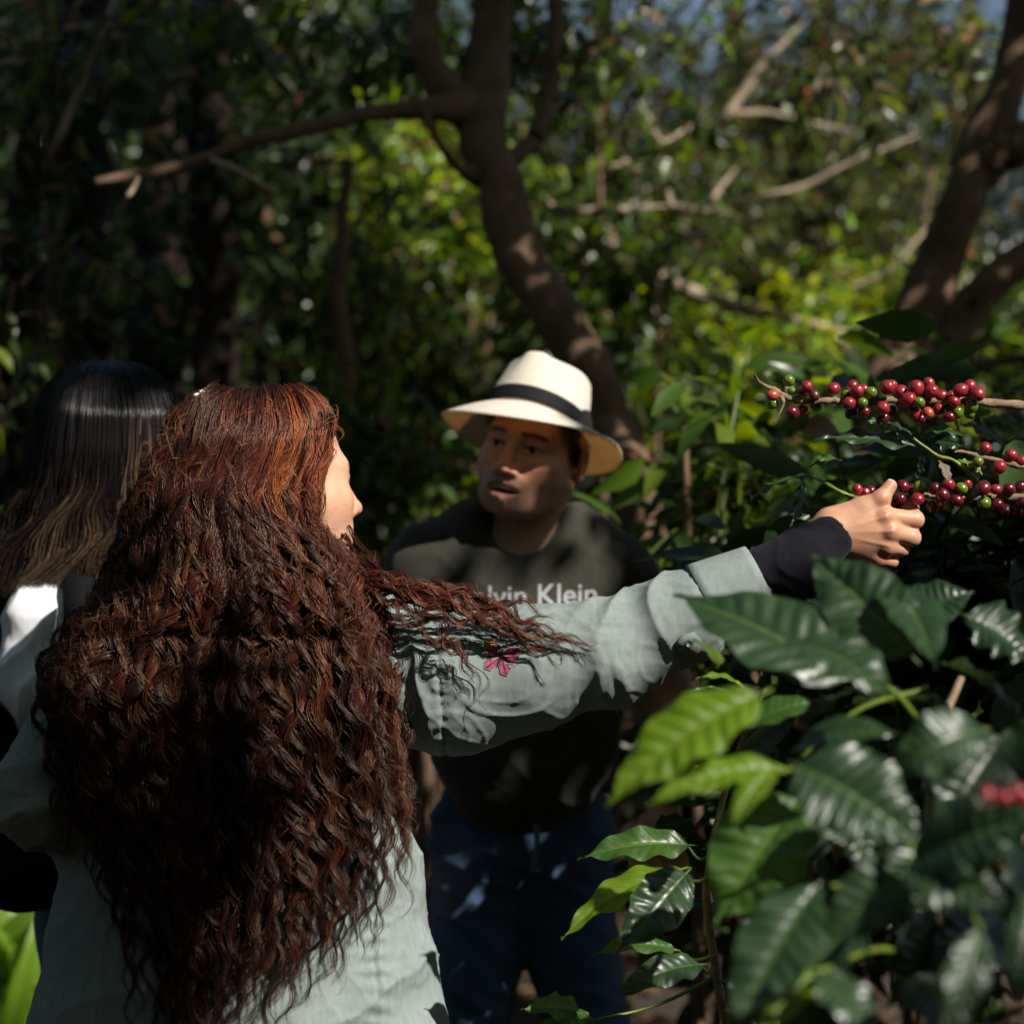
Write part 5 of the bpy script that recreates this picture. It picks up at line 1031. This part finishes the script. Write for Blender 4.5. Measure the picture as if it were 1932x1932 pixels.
def make_leaf(base, tip, half, nrm_hint, parent, mat, droop=.10, q=.6, wave=.035, fold=.18, seed=0, twist=0.0, stalk=.05):
    """one coffee leaf: midrib from base to tip, half width in metres, quilted between the side veins, wavy margin"""
    base, tip = np.asarray(base, float), np.asarray(tip, float); ax_ = tip - base; L = np.linalg.norm(ax_); ax_ = ax_ / L
    n_ = np.asarray(nrm_hint, float); n_ = nrm(n_ - ax_ * (n_ @ ax_)); s_ = np.cross(ax_, n_)
    nt_, nx = 46, 19; T, X = np.meshgrid(np.linspace(0, 1, nt_), np.linspace(-1, 1, nx), indexing='ij')
    w = np.clip(np.sin(np.pi * np.clip(T, 0, .93) ** .78 / .93 ** .78 * .985), 0, 1) ** .82; w = np.maximum(w, .012); w = np.where(T > .86, w * (1 - .35 * sstep(.86, .95, T)) + .03 * sstep(.9, .86, T) * 0, w); w = np.where(T > .93, w * (1.02 - T) / .09, w); w = np.maximum(w, .008)
    r = np.random.default_rng(seed); e = wave * np.sin(T * r.uniform(16, 24) + np.where(X > 0, 0, 1.7) + seed)
    aX = np.abs(X); ph = T * 10 - aX * 1.2 + .5; fr = ph - np.floor(ph)
    quilt = q * .012 * (np.sin(np.pi * fr) ** .7 - .35) * (aX ** .5) * np.sin(np.pi * np.clip(aX, 0, 1) ** .8 * .92 + .15) * np.minimum(w * 1.5, 1) * (half / .045)
    h = aX * w * half * fold * (1 - .3 * aX) + quilt + aX ** 2 * e * half * 3.2 - droop * L * (4 * (T - .5) ** 2 - 1) * -1.0 * -.5
    h = h + droop * L * (1 - 4 * (T - .5) ** 2) * .5
    mid_groove = -.0012 * np.exp(-(X / .10) ** 2); h = h + mid_groove
    an = twist * (T - .5); sx = X * w * half * (1 + .05 * np.sin(T * 23 + seed + X * 2))
    p = base + ax_ * (T * L)[..., None] + s_ * (sx * np.cos(an) - h * np.sin(an))[..., None] + n_ * (h * np.cos(an) + sx * np.sin(an))[..., None]
    i = np.arange(nt_ - 1)[:, None] * nx + np.arange(nx - 1)[None]; F = np.stack([i, i + 1, i + nx + 1, i + nx], -1).reshape(-1, 4)
    V = p.reshape(-1, 3); UVc = np.stack([X * .5 + .5, T], -1).reshape(-1, 2)
    if stalk:
        sp_ = np.stack([base - ax_ * stalk * L * 1.4 - n_ * .004, base, base + ax_ * L * .05]); tv, tf = tube(spline(sp_, 5), [.0016, .0015, .0014, .0013, .001], 6); k = len(V)
        V = np.concatenate([V, tv]); UVc = np.concatenate([UVc, np.tile([[.5, .5]], (len(tv), 1))]); Fs = [F, tf[0] + k, tf[1] + k]
    else: Fs = F
    return mesh_obj('leaf', V, Fs, LM[mat], parent, True, None, UVc)
C3 = lambda x, y, Y: P(943.4 + .5117 * x, 1084.9 + .5117 * y, Y)
k3 = lambda px, Y: px * .5117 * .48 * Y / 1932
FACE = V3(.10, -.62, .78)
front = thing('coffee_plant', 'coffee plant with big glossy out of focus leaves filling the lower right corner', 'coffee plant', (P(1800, 0, 2.15)[0], 2.15, 0))
# (base, tip, half width in crop pixels, depth at base and tip, normal, material, droop, quilting)
FL = [((1290, 385), (640, 75), 150, 2.24, 2.36, (.15, -.72, .68), 'gloss', .05, 1.0), ((1080, 250), (1450, 470), 120, 2.2, 2.1, (.2, -.60, .77), 'gloss', .10, 1.0),
      ((1520, 300), (1150, -75), 120, 2.25, 2.35, (-.35, -.80, .5), 'gloss', .06, .8), ((1440, 40), (1610, 350), 95, 2.35, 2.15, (.12, -.86, .48), 'gloss', .06, .7),
      ((960, 440), (390, 850), 135, 2.10, 2.06, (-.12, -.62, .77), 'young', .08, .9), ((1060, 715), (530, 850), 75, 2.08, 2.05, (.0, -.55, .83), 'young', .10, .8), ((1010, 715), (850, 945), 50, 2.04, 2.0, (-.2, -.6, .77), 'young', .12, .6),
      ((1090, 700), (1570, 1015), 150, 2.02, 1.95, (.12, -.86, .48), 'gloss', .09, .9), ((1780, 575), (1425, 740), 95, 2.0, 2.0, (.12, -.86, .48), 'gloss', .28, .7),
      ((1090, 640), (1480, 590), 70, 2.2, 2.15, (.1, -.6, .8), 'gloss', .12, .7), ((1530, 1050), (2010, 880), 120, 1.92, 1.85, (.12, -.86, .48), 'gloss', .08, .9), ((1480, 1090), (1910, 1235), 95, 1.92, 1.86, (.12, -.86, .48), 'gloss', .10, .9),
      ((1545, 1035), (1175, 1365), 95, 1.95, 1.95, (.12, -.86, .48), 'gloss', .06, .9), ((1170, 1145), (860, 1720), 120, 1.98, 1.92, (-.25, -.70, .66), 'gloss', .08, .9),
      ((1110, 820), (790, 1300), 150, 2.25, 2.2, (.1, -.5, .86), 'mid', .08, .5), ((1180, 1455), (940, 1740), 70, 1.95, 1.9, (-.2, -.5, .8), 'young', .08, .5),
      ((1170, 1470), (1400, 1720), 75, 1.9, 1.85, (.2, -.7, .66), 'gloss', .08, .8), ((1770, 1310), (1630, 1730), 65, 1.8, 1.76, (.12, -.86, .48), 'gloss', .08, .8), ((1990, 1150), (1900, 1620), 60, 1.8, 1.76, (-.2, -.7, .65), 'gloss', .06, .8),
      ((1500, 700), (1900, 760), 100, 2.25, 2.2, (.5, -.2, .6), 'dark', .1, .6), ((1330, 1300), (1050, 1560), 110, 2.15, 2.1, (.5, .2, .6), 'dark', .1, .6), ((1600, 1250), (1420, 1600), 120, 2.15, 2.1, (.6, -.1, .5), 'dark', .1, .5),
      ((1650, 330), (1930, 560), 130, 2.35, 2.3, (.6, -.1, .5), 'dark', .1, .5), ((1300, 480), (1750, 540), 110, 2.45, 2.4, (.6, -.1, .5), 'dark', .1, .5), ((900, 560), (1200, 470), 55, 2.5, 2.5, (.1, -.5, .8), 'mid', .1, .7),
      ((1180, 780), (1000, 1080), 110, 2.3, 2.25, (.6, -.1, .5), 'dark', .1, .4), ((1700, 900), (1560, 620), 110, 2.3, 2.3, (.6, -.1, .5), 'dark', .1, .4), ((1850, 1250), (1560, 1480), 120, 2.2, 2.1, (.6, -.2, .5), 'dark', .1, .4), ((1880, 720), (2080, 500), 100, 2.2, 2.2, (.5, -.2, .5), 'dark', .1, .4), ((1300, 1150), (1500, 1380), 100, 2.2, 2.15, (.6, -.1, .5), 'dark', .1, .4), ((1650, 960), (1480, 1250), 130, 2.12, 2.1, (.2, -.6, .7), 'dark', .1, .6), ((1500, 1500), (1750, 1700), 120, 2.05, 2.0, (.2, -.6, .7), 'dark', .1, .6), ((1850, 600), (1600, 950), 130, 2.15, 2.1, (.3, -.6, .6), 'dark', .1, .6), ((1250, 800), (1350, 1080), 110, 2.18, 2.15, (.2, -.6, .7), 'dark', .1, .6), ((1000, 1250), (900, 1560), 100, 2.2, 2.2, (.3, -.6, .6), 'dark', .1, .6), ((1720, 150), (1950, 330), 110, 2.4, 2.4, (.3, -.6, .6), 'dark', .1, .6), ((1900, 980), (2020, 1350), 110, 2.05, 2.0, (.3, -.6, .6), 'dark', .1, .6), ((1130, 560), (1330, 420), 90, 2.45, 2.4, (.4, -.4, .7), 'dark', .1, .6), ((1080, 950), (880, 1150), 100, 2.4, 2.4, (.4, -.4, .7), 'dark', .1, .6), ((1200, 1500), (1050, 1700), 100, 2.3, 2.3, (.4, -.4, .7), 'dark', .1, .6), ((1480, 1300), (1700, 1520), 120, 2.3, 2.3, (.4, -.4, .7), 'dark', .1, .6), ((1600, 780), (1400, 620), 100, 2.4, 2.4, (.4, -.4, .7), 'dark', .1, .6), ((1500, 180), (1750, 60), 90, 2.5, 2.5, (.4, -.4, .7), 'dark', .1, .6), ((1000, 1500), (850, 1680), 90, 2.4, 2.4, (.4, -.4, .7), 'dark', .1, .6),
      ((1150, 100), (1330, 300), 90, 2.5, 2.45, (.6, -.1, .5), 'dark', .1, .4), ((800, 330), (700, 240), 45, 2.55, 2.5, (.2, -.2, .9), 'mid', .1, .5)]
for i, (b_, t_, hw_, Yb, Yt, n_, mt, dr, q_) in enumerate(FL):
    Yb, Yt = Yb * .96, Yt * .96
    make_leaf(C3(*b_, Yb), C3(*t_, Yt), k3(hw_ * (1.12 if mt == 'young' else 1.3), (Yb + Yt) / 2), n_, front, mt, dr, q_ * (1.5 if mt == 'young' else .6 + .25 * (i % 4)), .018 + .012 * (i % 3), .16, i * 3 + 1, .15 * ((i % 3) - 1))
def stem_of(parent, pts, rads, mat, name='branch', n=20, rough=.12, seed=0):
    c = spline(np.stack(pts), n); w = MB(); w.add(*tube(c, np.interp(np.linspace(0, 1, n), np.linspace(0, 1, len(rads)), rads), 8, rough, seed)); return w.build(name, mat, parent)
pz = P(1800, 0, 2.3)[0]
stem_of(front, [V3(pz, 2.35, -.02), V3(pz + .01, 2.3, .5), C3(1620, 1500, 2.25), C3(1580, 1030, 2.25), C3(1620, 600, 2.35), C3(1700, 380, 2.42)], [.014, .011, .008, .006, .004], M_WOODSTEM, 'stem')
for a_, b_ in [((1560, 1040, 2.15), (1500, 1060, 1.94)), ((1590, 600, 2.3), (1290, 385, 2.26)), ((1580, 420, 2.35), (1060, 715, 2.36)), ((1600, 700, 2.28), (1790, 570, 2.0)), ((1570, 1300, 2.2), (1170, 1150, 2.0)), ((1600, 1450, 2.2), (1180, 1465, 1.92)), ((1590, 1000, 2.15), (1770, 1310, 1.82)), ((1570, 1040, 2.15), (1090, 720, 2.05))]:
    a_, b_ = (a_[0], a_[1], a_[2] * .97), (b_[0], b_[1], b_[2] * .96); A_, B_ = C3(*a_), C3(*b_); stem_of(front, [A_, (A_ + B_) / 2 + V3(0, 0, .02), B_], [.004, .003, .002], M_GREENSTEM, 'branch', 12)

mid = thing('coffee_sapling', 'coffee shoot with sharp green leaves hanging before the dark jeans', 'coffee plant', (P(1480, 0, 2.85)[0], 2.85, 0))
ML = [((700, 995), (285, 1052), 78, 2.83, 2.80, (.02, -.62, .78), 'mid', .10, .45), ((665, 1085), (225, 1340), 80, 2.80, 2.72, (-.1, -.45, .85), 'young', .10, .75), ((690, 1095), (425, 1390), 105, 2.70, 2.62, (.35, -.75, .55), 'gloss', .08, .8),
      ((645, 1380), (330, 1408), 48, 2.78, 2.75, (.0, -.55, .85), 'mid', .14, .6), ((745, 1435), (402, 1565), 68, 2.74, 2.66, (.25, -.55, .75), 'gloss', .12, .8), ((335, 1640), (72, 1600), 68, 2.80, 2.74, (.0, -.62, .78), 'mid', .12, .4), ((345, 1645), (90, 1730), 60, 2.80, 2.74, (.1, -.5, .8), 'mid', .10, .4),
      ((900, 415), (722, 382), 32, 2.70, 2.66, (-.1, -.4, .9), 'young', .12, .9), ((860, 440), (690, 430), 18, 2.72, 2.7, (0, -.6, .8), 'mid', .1, .5), ((760, 1010), (900, 1100), 75, 2.85, 2.9, (.5, -.2, .6), 'dark', .1, .4), ((800, 1260), (620, 1200), 70, 2.9, 2.95, (.5, -.3, .6), 'dark', .1, .4), ((800, 1180), (960, 1330), 80, 2.85, 2.8, (.5, -.2, .6), 'dark', .1, .4),
      ((700, 900), (560, 1010), 70, 2.95, 3.0, (.5, -.3, .6), 'dark', .1, .4), ((820, 1500), (1000, 1640), 80, 2.8, 2.8, (.5, -.2, .6), 'dark', .1, .4)]
for i, (b_, t_, hw_, Yb, Yt, n_, mt, dr, q_) in enumerate(ML):
    make_leaf(C3(*b_, Yb), C3(*t_, Yt), k3(hw_, (Yb + Yt) / 2), n_, mid, mt, dr, q_, .05, .14, 200 + i * 3, .2 * ((i % 3) - 1))
sx_ = P(1480, 0, 2.85)[0]
stem_of(mid, [V3(sx_, 2.9, -.02), V3(sx_ - .01, 2.88, .4), C3(790, 1430, 2.85), C3(770, 1080, 2.82), C3(860, 700, 2.8), C3(980, 420, 2.75)], [.010, .008, .006, .004, .002], M_WOODSTEM, 'stem')
for a_, b_ in [((770, 1040, 2.82), (690, 995, 2.83)), ((775, 1110, 2.82), (665, 1090, 2.80)), ((785, 1400, 2.84), (645, 1380, 2.78)), ((790, 1440, 2.85), (740, 1435, 2.74)), ((795, 1480, 2.86), (335, 1642, 2.80))]:
    A_, B_ = C3(*a_), C3(*b_); stem_of(mid, [A_, (A_ + B_) / 2 + V3(0, 0, -.01), B_], [.003, .0022, .0018], M_GREENSTEM, 'branch', 12)

# ---- fruiting coffee tree at the right with the branches she reaches for
fruit = thing('coffee_tree', 'fruiting coffee tree at the right with red and green cherries along its branches', 'coffee tree', (1.05, 3.05, 0))
C4 = lambda x, y, Y=3.0: P(1415 + .2676 * x, 684 + .2676 * y, Y)
k4 = lambda px: px * .2676 * .48 * 3.0 / 1932
b1 = [(30, 82, 3.0), (60, 130, 3.0), (110, 165, 3.0), (190, 200, 3.0), (240, 238, 3.0), (350, 272, 3.0), (470, 275, 3.0), (570, 266, 3.0), (640, 275, 3.0), (800, 285, 3.0), (1000, 265, 3.0), (1200, 276, 3.0), (1500, 268, 3.0), (1700, 286, 3.0), (1932, 308, 3.0), (2250, 330, 3.02)]
stem_of(fruit, [C4(*x) for x in b1], [k4(x) for x in (9, 10, 14, 20, 22, 20, 21, 24, 23, 24, 25, 26, 27, 29, 31, 36)], M_WOODSTEM, 'branch', 110, .35, 4)
nodes_ = MB()
b2 = [(1440, 632, 3.0), (1500, 630, 3.0), (1660, 672, 3.0), (1800, 705, 3.0), (1932, 735, 3.0), (2250, 790, 3.02)]; stem_of(fruit, [C4(*x) for x in b2], [k4(x) for x in (8, 13, 17, 20, 24, 30)], M_WOODSTEM, 'branch', 50, .3, 5)
b3 = [(730, 948, 3.02), (900, 958, 3.03), (1100, 950, 3.03), (1250, 938, 3.03), (1500, 962, 3.02), (1700, 945, 3.02), (1932, 952, 3.02), (2250, 960, 3.03)]; stem_of(fruit, [C4(*x) for x in b3], [k4(x) for x in (14, 16, 18, 19, 22, 26, 30, 34)], M_WOODSTEM, 'branch', 70, .35, 6)
stem_of(fruit, [C4(*x) for x in [(380, 795, 3.1), (450, 808, 3.08), (535, 855, 3.03), (640, 912, 3.02), (735, 948, 3.02)]], [k4(x) for x in (10, 11, 14, 16, 14)], M_GREENSTEM, 'shoot', 30, .25, 7)
stem_of(fruit, [C4(*x) for x in [(1150, 535, 3.0), (1240, 600, 3.0), (1330, 662, 3.0), (1430, 690, 3.0), (1530, 765, 3.0), (1610, 845, 3.01), (1640, 930, 3.02)]], [k4(x) for x in (11, 12, 14, 15, 13, 12, 12)], M_GREENSTEM, 'shoot', 36, .2, 8)
stem_of(fruit, [C4(*x) for x in [(205, 228, 2.99), (232, 265, 2.985), (225, 320, 2.985), (195, 385, 2.985), (168, 425, 2.985)]], [k4(x) for x in (8, 14, 10, 8, 4)], M_WOODSTEM, 'dry_tip', 20, .4, 9)
tx = 1.12
stem_of(fruit, [V3(tx, 3.1, -.03), V3(tx + .01, 3.08, .7), V3(tx - .01, 3.05, 1.4), V3(tx + .02, 3.05, 1.9), V3(tx + .05, 3.05, 2.3)], [.022, .019, .015, .011, .008], M_WOODSTEM, 'stem', 30)
for br in (b1, b2, b3): A_, B_ = C4(*br[-1]), None; stem_of(fruit, [A_, (A_ + V3(tx, 3.06, A_[2])) / 2, V3(tx, 3.06, A_[2] - .02)], [k4(34), k4(38), k4(42)], M_WOODSTEM, 'branch', 10)
MC = {}
def cherry_mat(name, c1, c2, rough):
    m, nt, b, o = new_mat(name); n = noise_node(nt, 70, 4); tc = nt.nodes.new('ShaderNodeTexCoord'); sp = nt.nodes.new('ShaderNodeSeparateXYZ'); nt.links.new(tc.outputs['Object'], sp.inputs[0])
    nt.links.new(mix_rgb(nt, n.outputs[0], c1, c2), b.inputs['Base Color']); b.inputs['Roughness'].default_value = rough; b.inputs['Specular IOR Level'].default_value = .5; b.inputs['Coat Weight'].default_value = .25; b.inputs['Coat Roughness'].default_value = .12
    n2 = noise_node(nt, 500, 2); add_bump(nt, b, n2.outputs[0], .05, .001); return m
MC['r'] = cherry_mat('ripe_cherry', (.16, .008, .014), (.31, .024, .030), .33); MC['g'] = cherry_mat('green_cherry', (.075, .125, .010), (.14, .19, .018), .28)
MC['d'] = cherry_mat('overripe_cherry', (.040, .010, .014), (.11, .022, .026), .4); MC['o'] = cherry_mat('orange_cherry', (.33, .045, .020), (.42, .085, .03), .33); MC['k'] = cherry_mat('dark_cherry', (.07, .005, .010), (.14, .010, .015), .28)
M_EYE = flat('cherry_crown', (.16, .095, .05), .8, .2, 300, .4)
_proto = {}
def cherry(x, y, r_, col, axis_y, parent, conv=C4, Y=None, kk=k4, rs=np.random.default_rng(5)):
    R_ = kk(r_); c = conv(x, y, (3.0 if axis_y is None else axis_y) if Y is None else Y)
    if col not in _proto:
        th, ph = np.meshgrid(np.linspace(0, np.pi, 17), np.linspace(0, 2 * np.pi, 22, endpoint=False), indexing='ij'); rr = np.ones_like(th) * (1 + .02 * np.cos(2 * ph)); z = np.cos(th)
        q_ = np.stack([np.sin(th) * np.cos(ph) * rr, np.sin(th) * np.sin(ph) * rr, z * 1.16 - .10 * np.exp(-(np.sin(th) / .22) ** 2) * np.sign(z)], -1).reshape(-1, 3)
        i = np.arange(16)[:, None] * 22 + np.arange(22)[None]; i2 = np.arange(16)[:, None] * 22 + (np.arange(22)[None] + 1) % 22; F = np.stack([i, i + 22, i2 + 22, i2], -1).reshape(-1, 4)
        me = bpy.data.meshes.new('cherry'); me.from_pydata([tuple(a) for a in q_], [], [tuple(int(b) for b in a) for a in F]); me.polygons.foreach_set('use_smooth', np.full(len(F), True)); me.materials.append(MC[col])
        v, fs = tube(np.array([[0, 0, .93], [0, 0, 1.03], [0, 0, 1.06]]), [.24, .21, .10], 14, .2, 3); e = bpy.data.meshes.new('cherry_crown'); e.from_pydata([tuple(a) for a in v], [], [tuple(int(b) for b in a) for ff in fs for a in ff]); e.materials.append(M_EYE)
        _proto[col] = (me, e)
    o_ = bpy.data.objects.new('cherry', _proto[col][0]); scn.collection.objects.link(o_); o_.parent = parent
    o_.location = Vector(c) - parent_world(parent); o_.scale = (R_, R_, R_)
    d = np.array([rs.normal() * .5, -.55 + rs.normal() * .45, .45 * np.sign(rs.random() - .35) + rs.normal() * .35]); o_.rotation_euler = Vector(d).to_track_quat('Z', 'Y').to_euler()
    k_ = bpy.data.objects.new('fruit_crown', _proto[col][1]); scn.collection.objects.link(k_); k_.parent = o_
CH = [(275,130,45,'g',3.0),(292,200,30,'g',3.0),(160,232,45,'o',2.99),(160,293,42,'g',3.01),(400,172,48,'r',2.99),(376,200,40,'r',3.01),(455,232,41,'d',2.99),(300,355,52,'k',2.99),(372,335,42,'r',3.01),(330,262,36,'r',3.01),(465,305,42,'g',3.01),(590,185,50,'r',3.0),
 (725,162,42,'r',3.01),(755,202,52,'r',2.985),(700,195,36,'r',3.01),(803,188,38,'r',3.01),(850,215,47,'g',2.985),(675,232,40,'g',3.0),(885,243,28,'g',3.0),(700,290,52,'r',2.985),(795,283,40,'g',2.98),(715,355,48,'k',3.0),(808,355,47,'k',2.99),
 (970,176,58,'r',2.985),(1003,162,42,'r',3.01),(1065,206,52,'r',3.0),(935,325,56,'r',2.98),(935,395,50,'k',2.995),(1003,340,42,'k',3.01),(1175,182,57,'r',2.985),(1115,263,60,'r',2.98),(1195,283,42,'g',2.97),(1160,360,54,'r',2.985),(1197,398,42,'k',3.0),(1255,355,43,'o',2.975),(1260,152,47,'r',3.01),(1280,202,56,'r',2.985),(1346,236,47,'r',3.0),(1332,328,46,'r',3.0),
 (1378,298,37,'g',3.0),(1415,236,40,'r',3.01),(1440,278,46,'r',2.985),(1402,383,44,'k',2.99),(1485,196,54,'r',2.985),(1550,166,47,'r',3.01),(1605,220,57,'r',2.98),(1560,312,52,'g',2.99),(1462,353,44,'g',2.99),(1548,360,42,'g',3.01),(1575,292,40,'r',3.01),
 (1660,602,46,'r',3.0),(1605,702,42,'g',2.99),(1640,735,28,'k',3.01),(1755,740,54,'r',2.99),(1840,656,50,'r',3.0),(1912,696,44,'r',3.0),
 (757,897,43,'r',3.0),(812,918,38,'r',3.0),(852,900,38,'k',3.01),(1080,872,47,'k',3.02),(1195,885,50,'g',3.01),(1140,893,42,'k',3.03),(1182,962,50,'r',3.0),(1060,965,47,'k',3.02),(1020,992,42,'k',3.03),(1302,890,46,'k',3.01),(1400,862,50,'r',3.0),(1358,932,52,'k',2.99),(1490,888,46,'g',3.0),(1527,860,43,'r',3.01),(1285,1020,48,'k',3.01),(1345,1000,40,'k',3.02),(1402,1012,44,'g',3.01),(1460,972,46,'k',3.0),(1645,887,58,'k',2.99),(1735,895,42,'r',3.0),(1650,990,54,'g',3.0),(1742,1010,52,'k',3.01),(1800,1042,47,'k',3.01),(1880,1050,47,'k',3.01),(1830,892,47,'k',3.01),(1905,880,47,'k',3.02),(1912,990,47,'k',3.0)]
for (x, y, r_, c_, Y_) in CH: cherry(x, y, r_ * .92, c_, Y_, fruit)
KL = [((1180, 590), (450, 548), 100, 3.02, 2.99, (.05, -.55, .83), 'gloss', .06, .25), ((1120, 490), (790, 415), 60, 3.08, 3.05, (0, -.4, .9), 'gloss', .08, .3), ((1210, 490), (1510, 522), 55, 3.02, 2.98, (.0, -.5, .85), 'mid', .10, .5), ((1230, 555), (1550, 590), 75, 3.03, 3.0, (.1, -.85, .3), 'dark', .08, .3),
      ((1215, 625), (1165, 830), 55, 3.03, 3.02, (.7, -.5, .3), 'dark', .06, .3), ((640, 690), (415, 745), 58, 3.12, 3.1, (-.1, -.5, .8), 'mid', .14, .3), ((375, 805), (285, 1160), 75, 3.1, 3.06, (.75, -.4, .3), 'dark', .06, .3), ((375, 795), (-30, 1000), 60, 3.1, 3.1, (-.5, -.3, .75), 'mid', .08, .3),
      ((1800, 590), (1480, 430), 80, 3.3, 3.3, (.1, -.6, .8), 'gloss', .1, .3), ((1950, 480), (1640, 400), 80, 3.4, 3.4, (.1, -.6, .8), 'mid', .1, .3), ((1480, 690), (1650, 800), 42, 3.0, 3.0, (0, -.5, .8), 'young', .1, .3), ((1180, 430), (1190, 520), 16, 3.02, 3.02, (.3, -.8, .4), 'young', .1, .2), ((1340, 700), (1405, 860), 40, 2.985, 2.975, (.4, -.85, .2), 'dry', .12, .6)]
for i, (b_, t_, hw_, Yb, Yt, n_, mt, dr, q_) in enumerate(KL):
    make_leaf(C4(*b_, Yb), C4(*t_, Yt), k4(hw_), n_, fruit, mt, dr, q_, .07, .12, 400 + i * 5, .25 * ((i % 3) - 1))
mb = MB(); tw = Twigs(mb); r = np.random.default_rng(71)
crown_leaves(mb, tw, P(1850, 1130, 3.45), (.26, .26, .22), 44, 6, .13, 'dark', r, .02); crown_leaves(mb, tw, P(1780, 1260, 3.45), (.28, .25, .28), 46, 6, .13, 'dark', r, .02)
mb.build('foliage', M_LEAF, fruit)
# red cherries low at the right edge, on the front plant
for (u, v_, r_) in [(1862, 1498, 15), (1893, 1506, 16), (1922, 1498, 17), (1940, 1512, 15)]:
    cherry(0, 0, r_, 'r', None, front, lambda x, y, Y, u=u, v_=v_: P(u, v_, Y), 1.66, lambda px: px * .48 * 1.66 / 1932)
for (u, v_, r_) in [(1432, 1542, 12), (1548, 1905, 11), (1690, 1862, 10)]:
    cherry(0, 0, r_, 'k', None, mid, lambda x, y, Y, u=u, v_=v_: P(u, v_, Y), 2.7, lambda px: px * .48 * 2.7 / 1932)
stem_of(front, [P(1840, 1530, 1.70), P(1900, 1512, 1.68), P(1990, 1490, 1.70)], [.003, .003, .004], M_WOODSTEM, 'branch', 10)
stem_of(front, [P(1700, 1850, 2.35), P(1740, 1842, 2.3), P(1790, 1862, 2.3)], [.0025, .003, .002], M_WOODSTEM, 'branch', 10)

# broad strap leaves lit in the lower left corner
sp = thing('strap_leaf_plant', 'sunlit plant with broad arching strap leaves in the lower left corner', 'plant', (P(10, 0, 5.2)[0], 5.2, 0)); r = np.random.default_rng(31)
M_STRAP = coffee_leaf_mat('strap_leaf', (.09, .18, .012), (.16, .26, .018), (.18, .26, .03), .4, .45)
bx = P(0, 0, 5.2)[0]; LM['strap'] = M_STRAP
for k in range(26):
    a_ = r.uniform(0, 6.28); q_ = r.uniform(.15, .42); e = V3(bx + q_ * math.cos(a_), 5.2 + q_ * .6 * math.sin(a_), .42 + r.uniform(-.22, .24)); b_ = V3(bx + r.normal() * .04, 5.2 + r.normal() * .04, .10 + r.uniform(0, .2))
    make_leaf(b_, e, r.uniform(.022, .036), V3(.4 + r.normal() * .3, -.6, .7), sp, 'strap', .25, .15, .02, .3, 600 + k, .4 * r.normal(), 0)
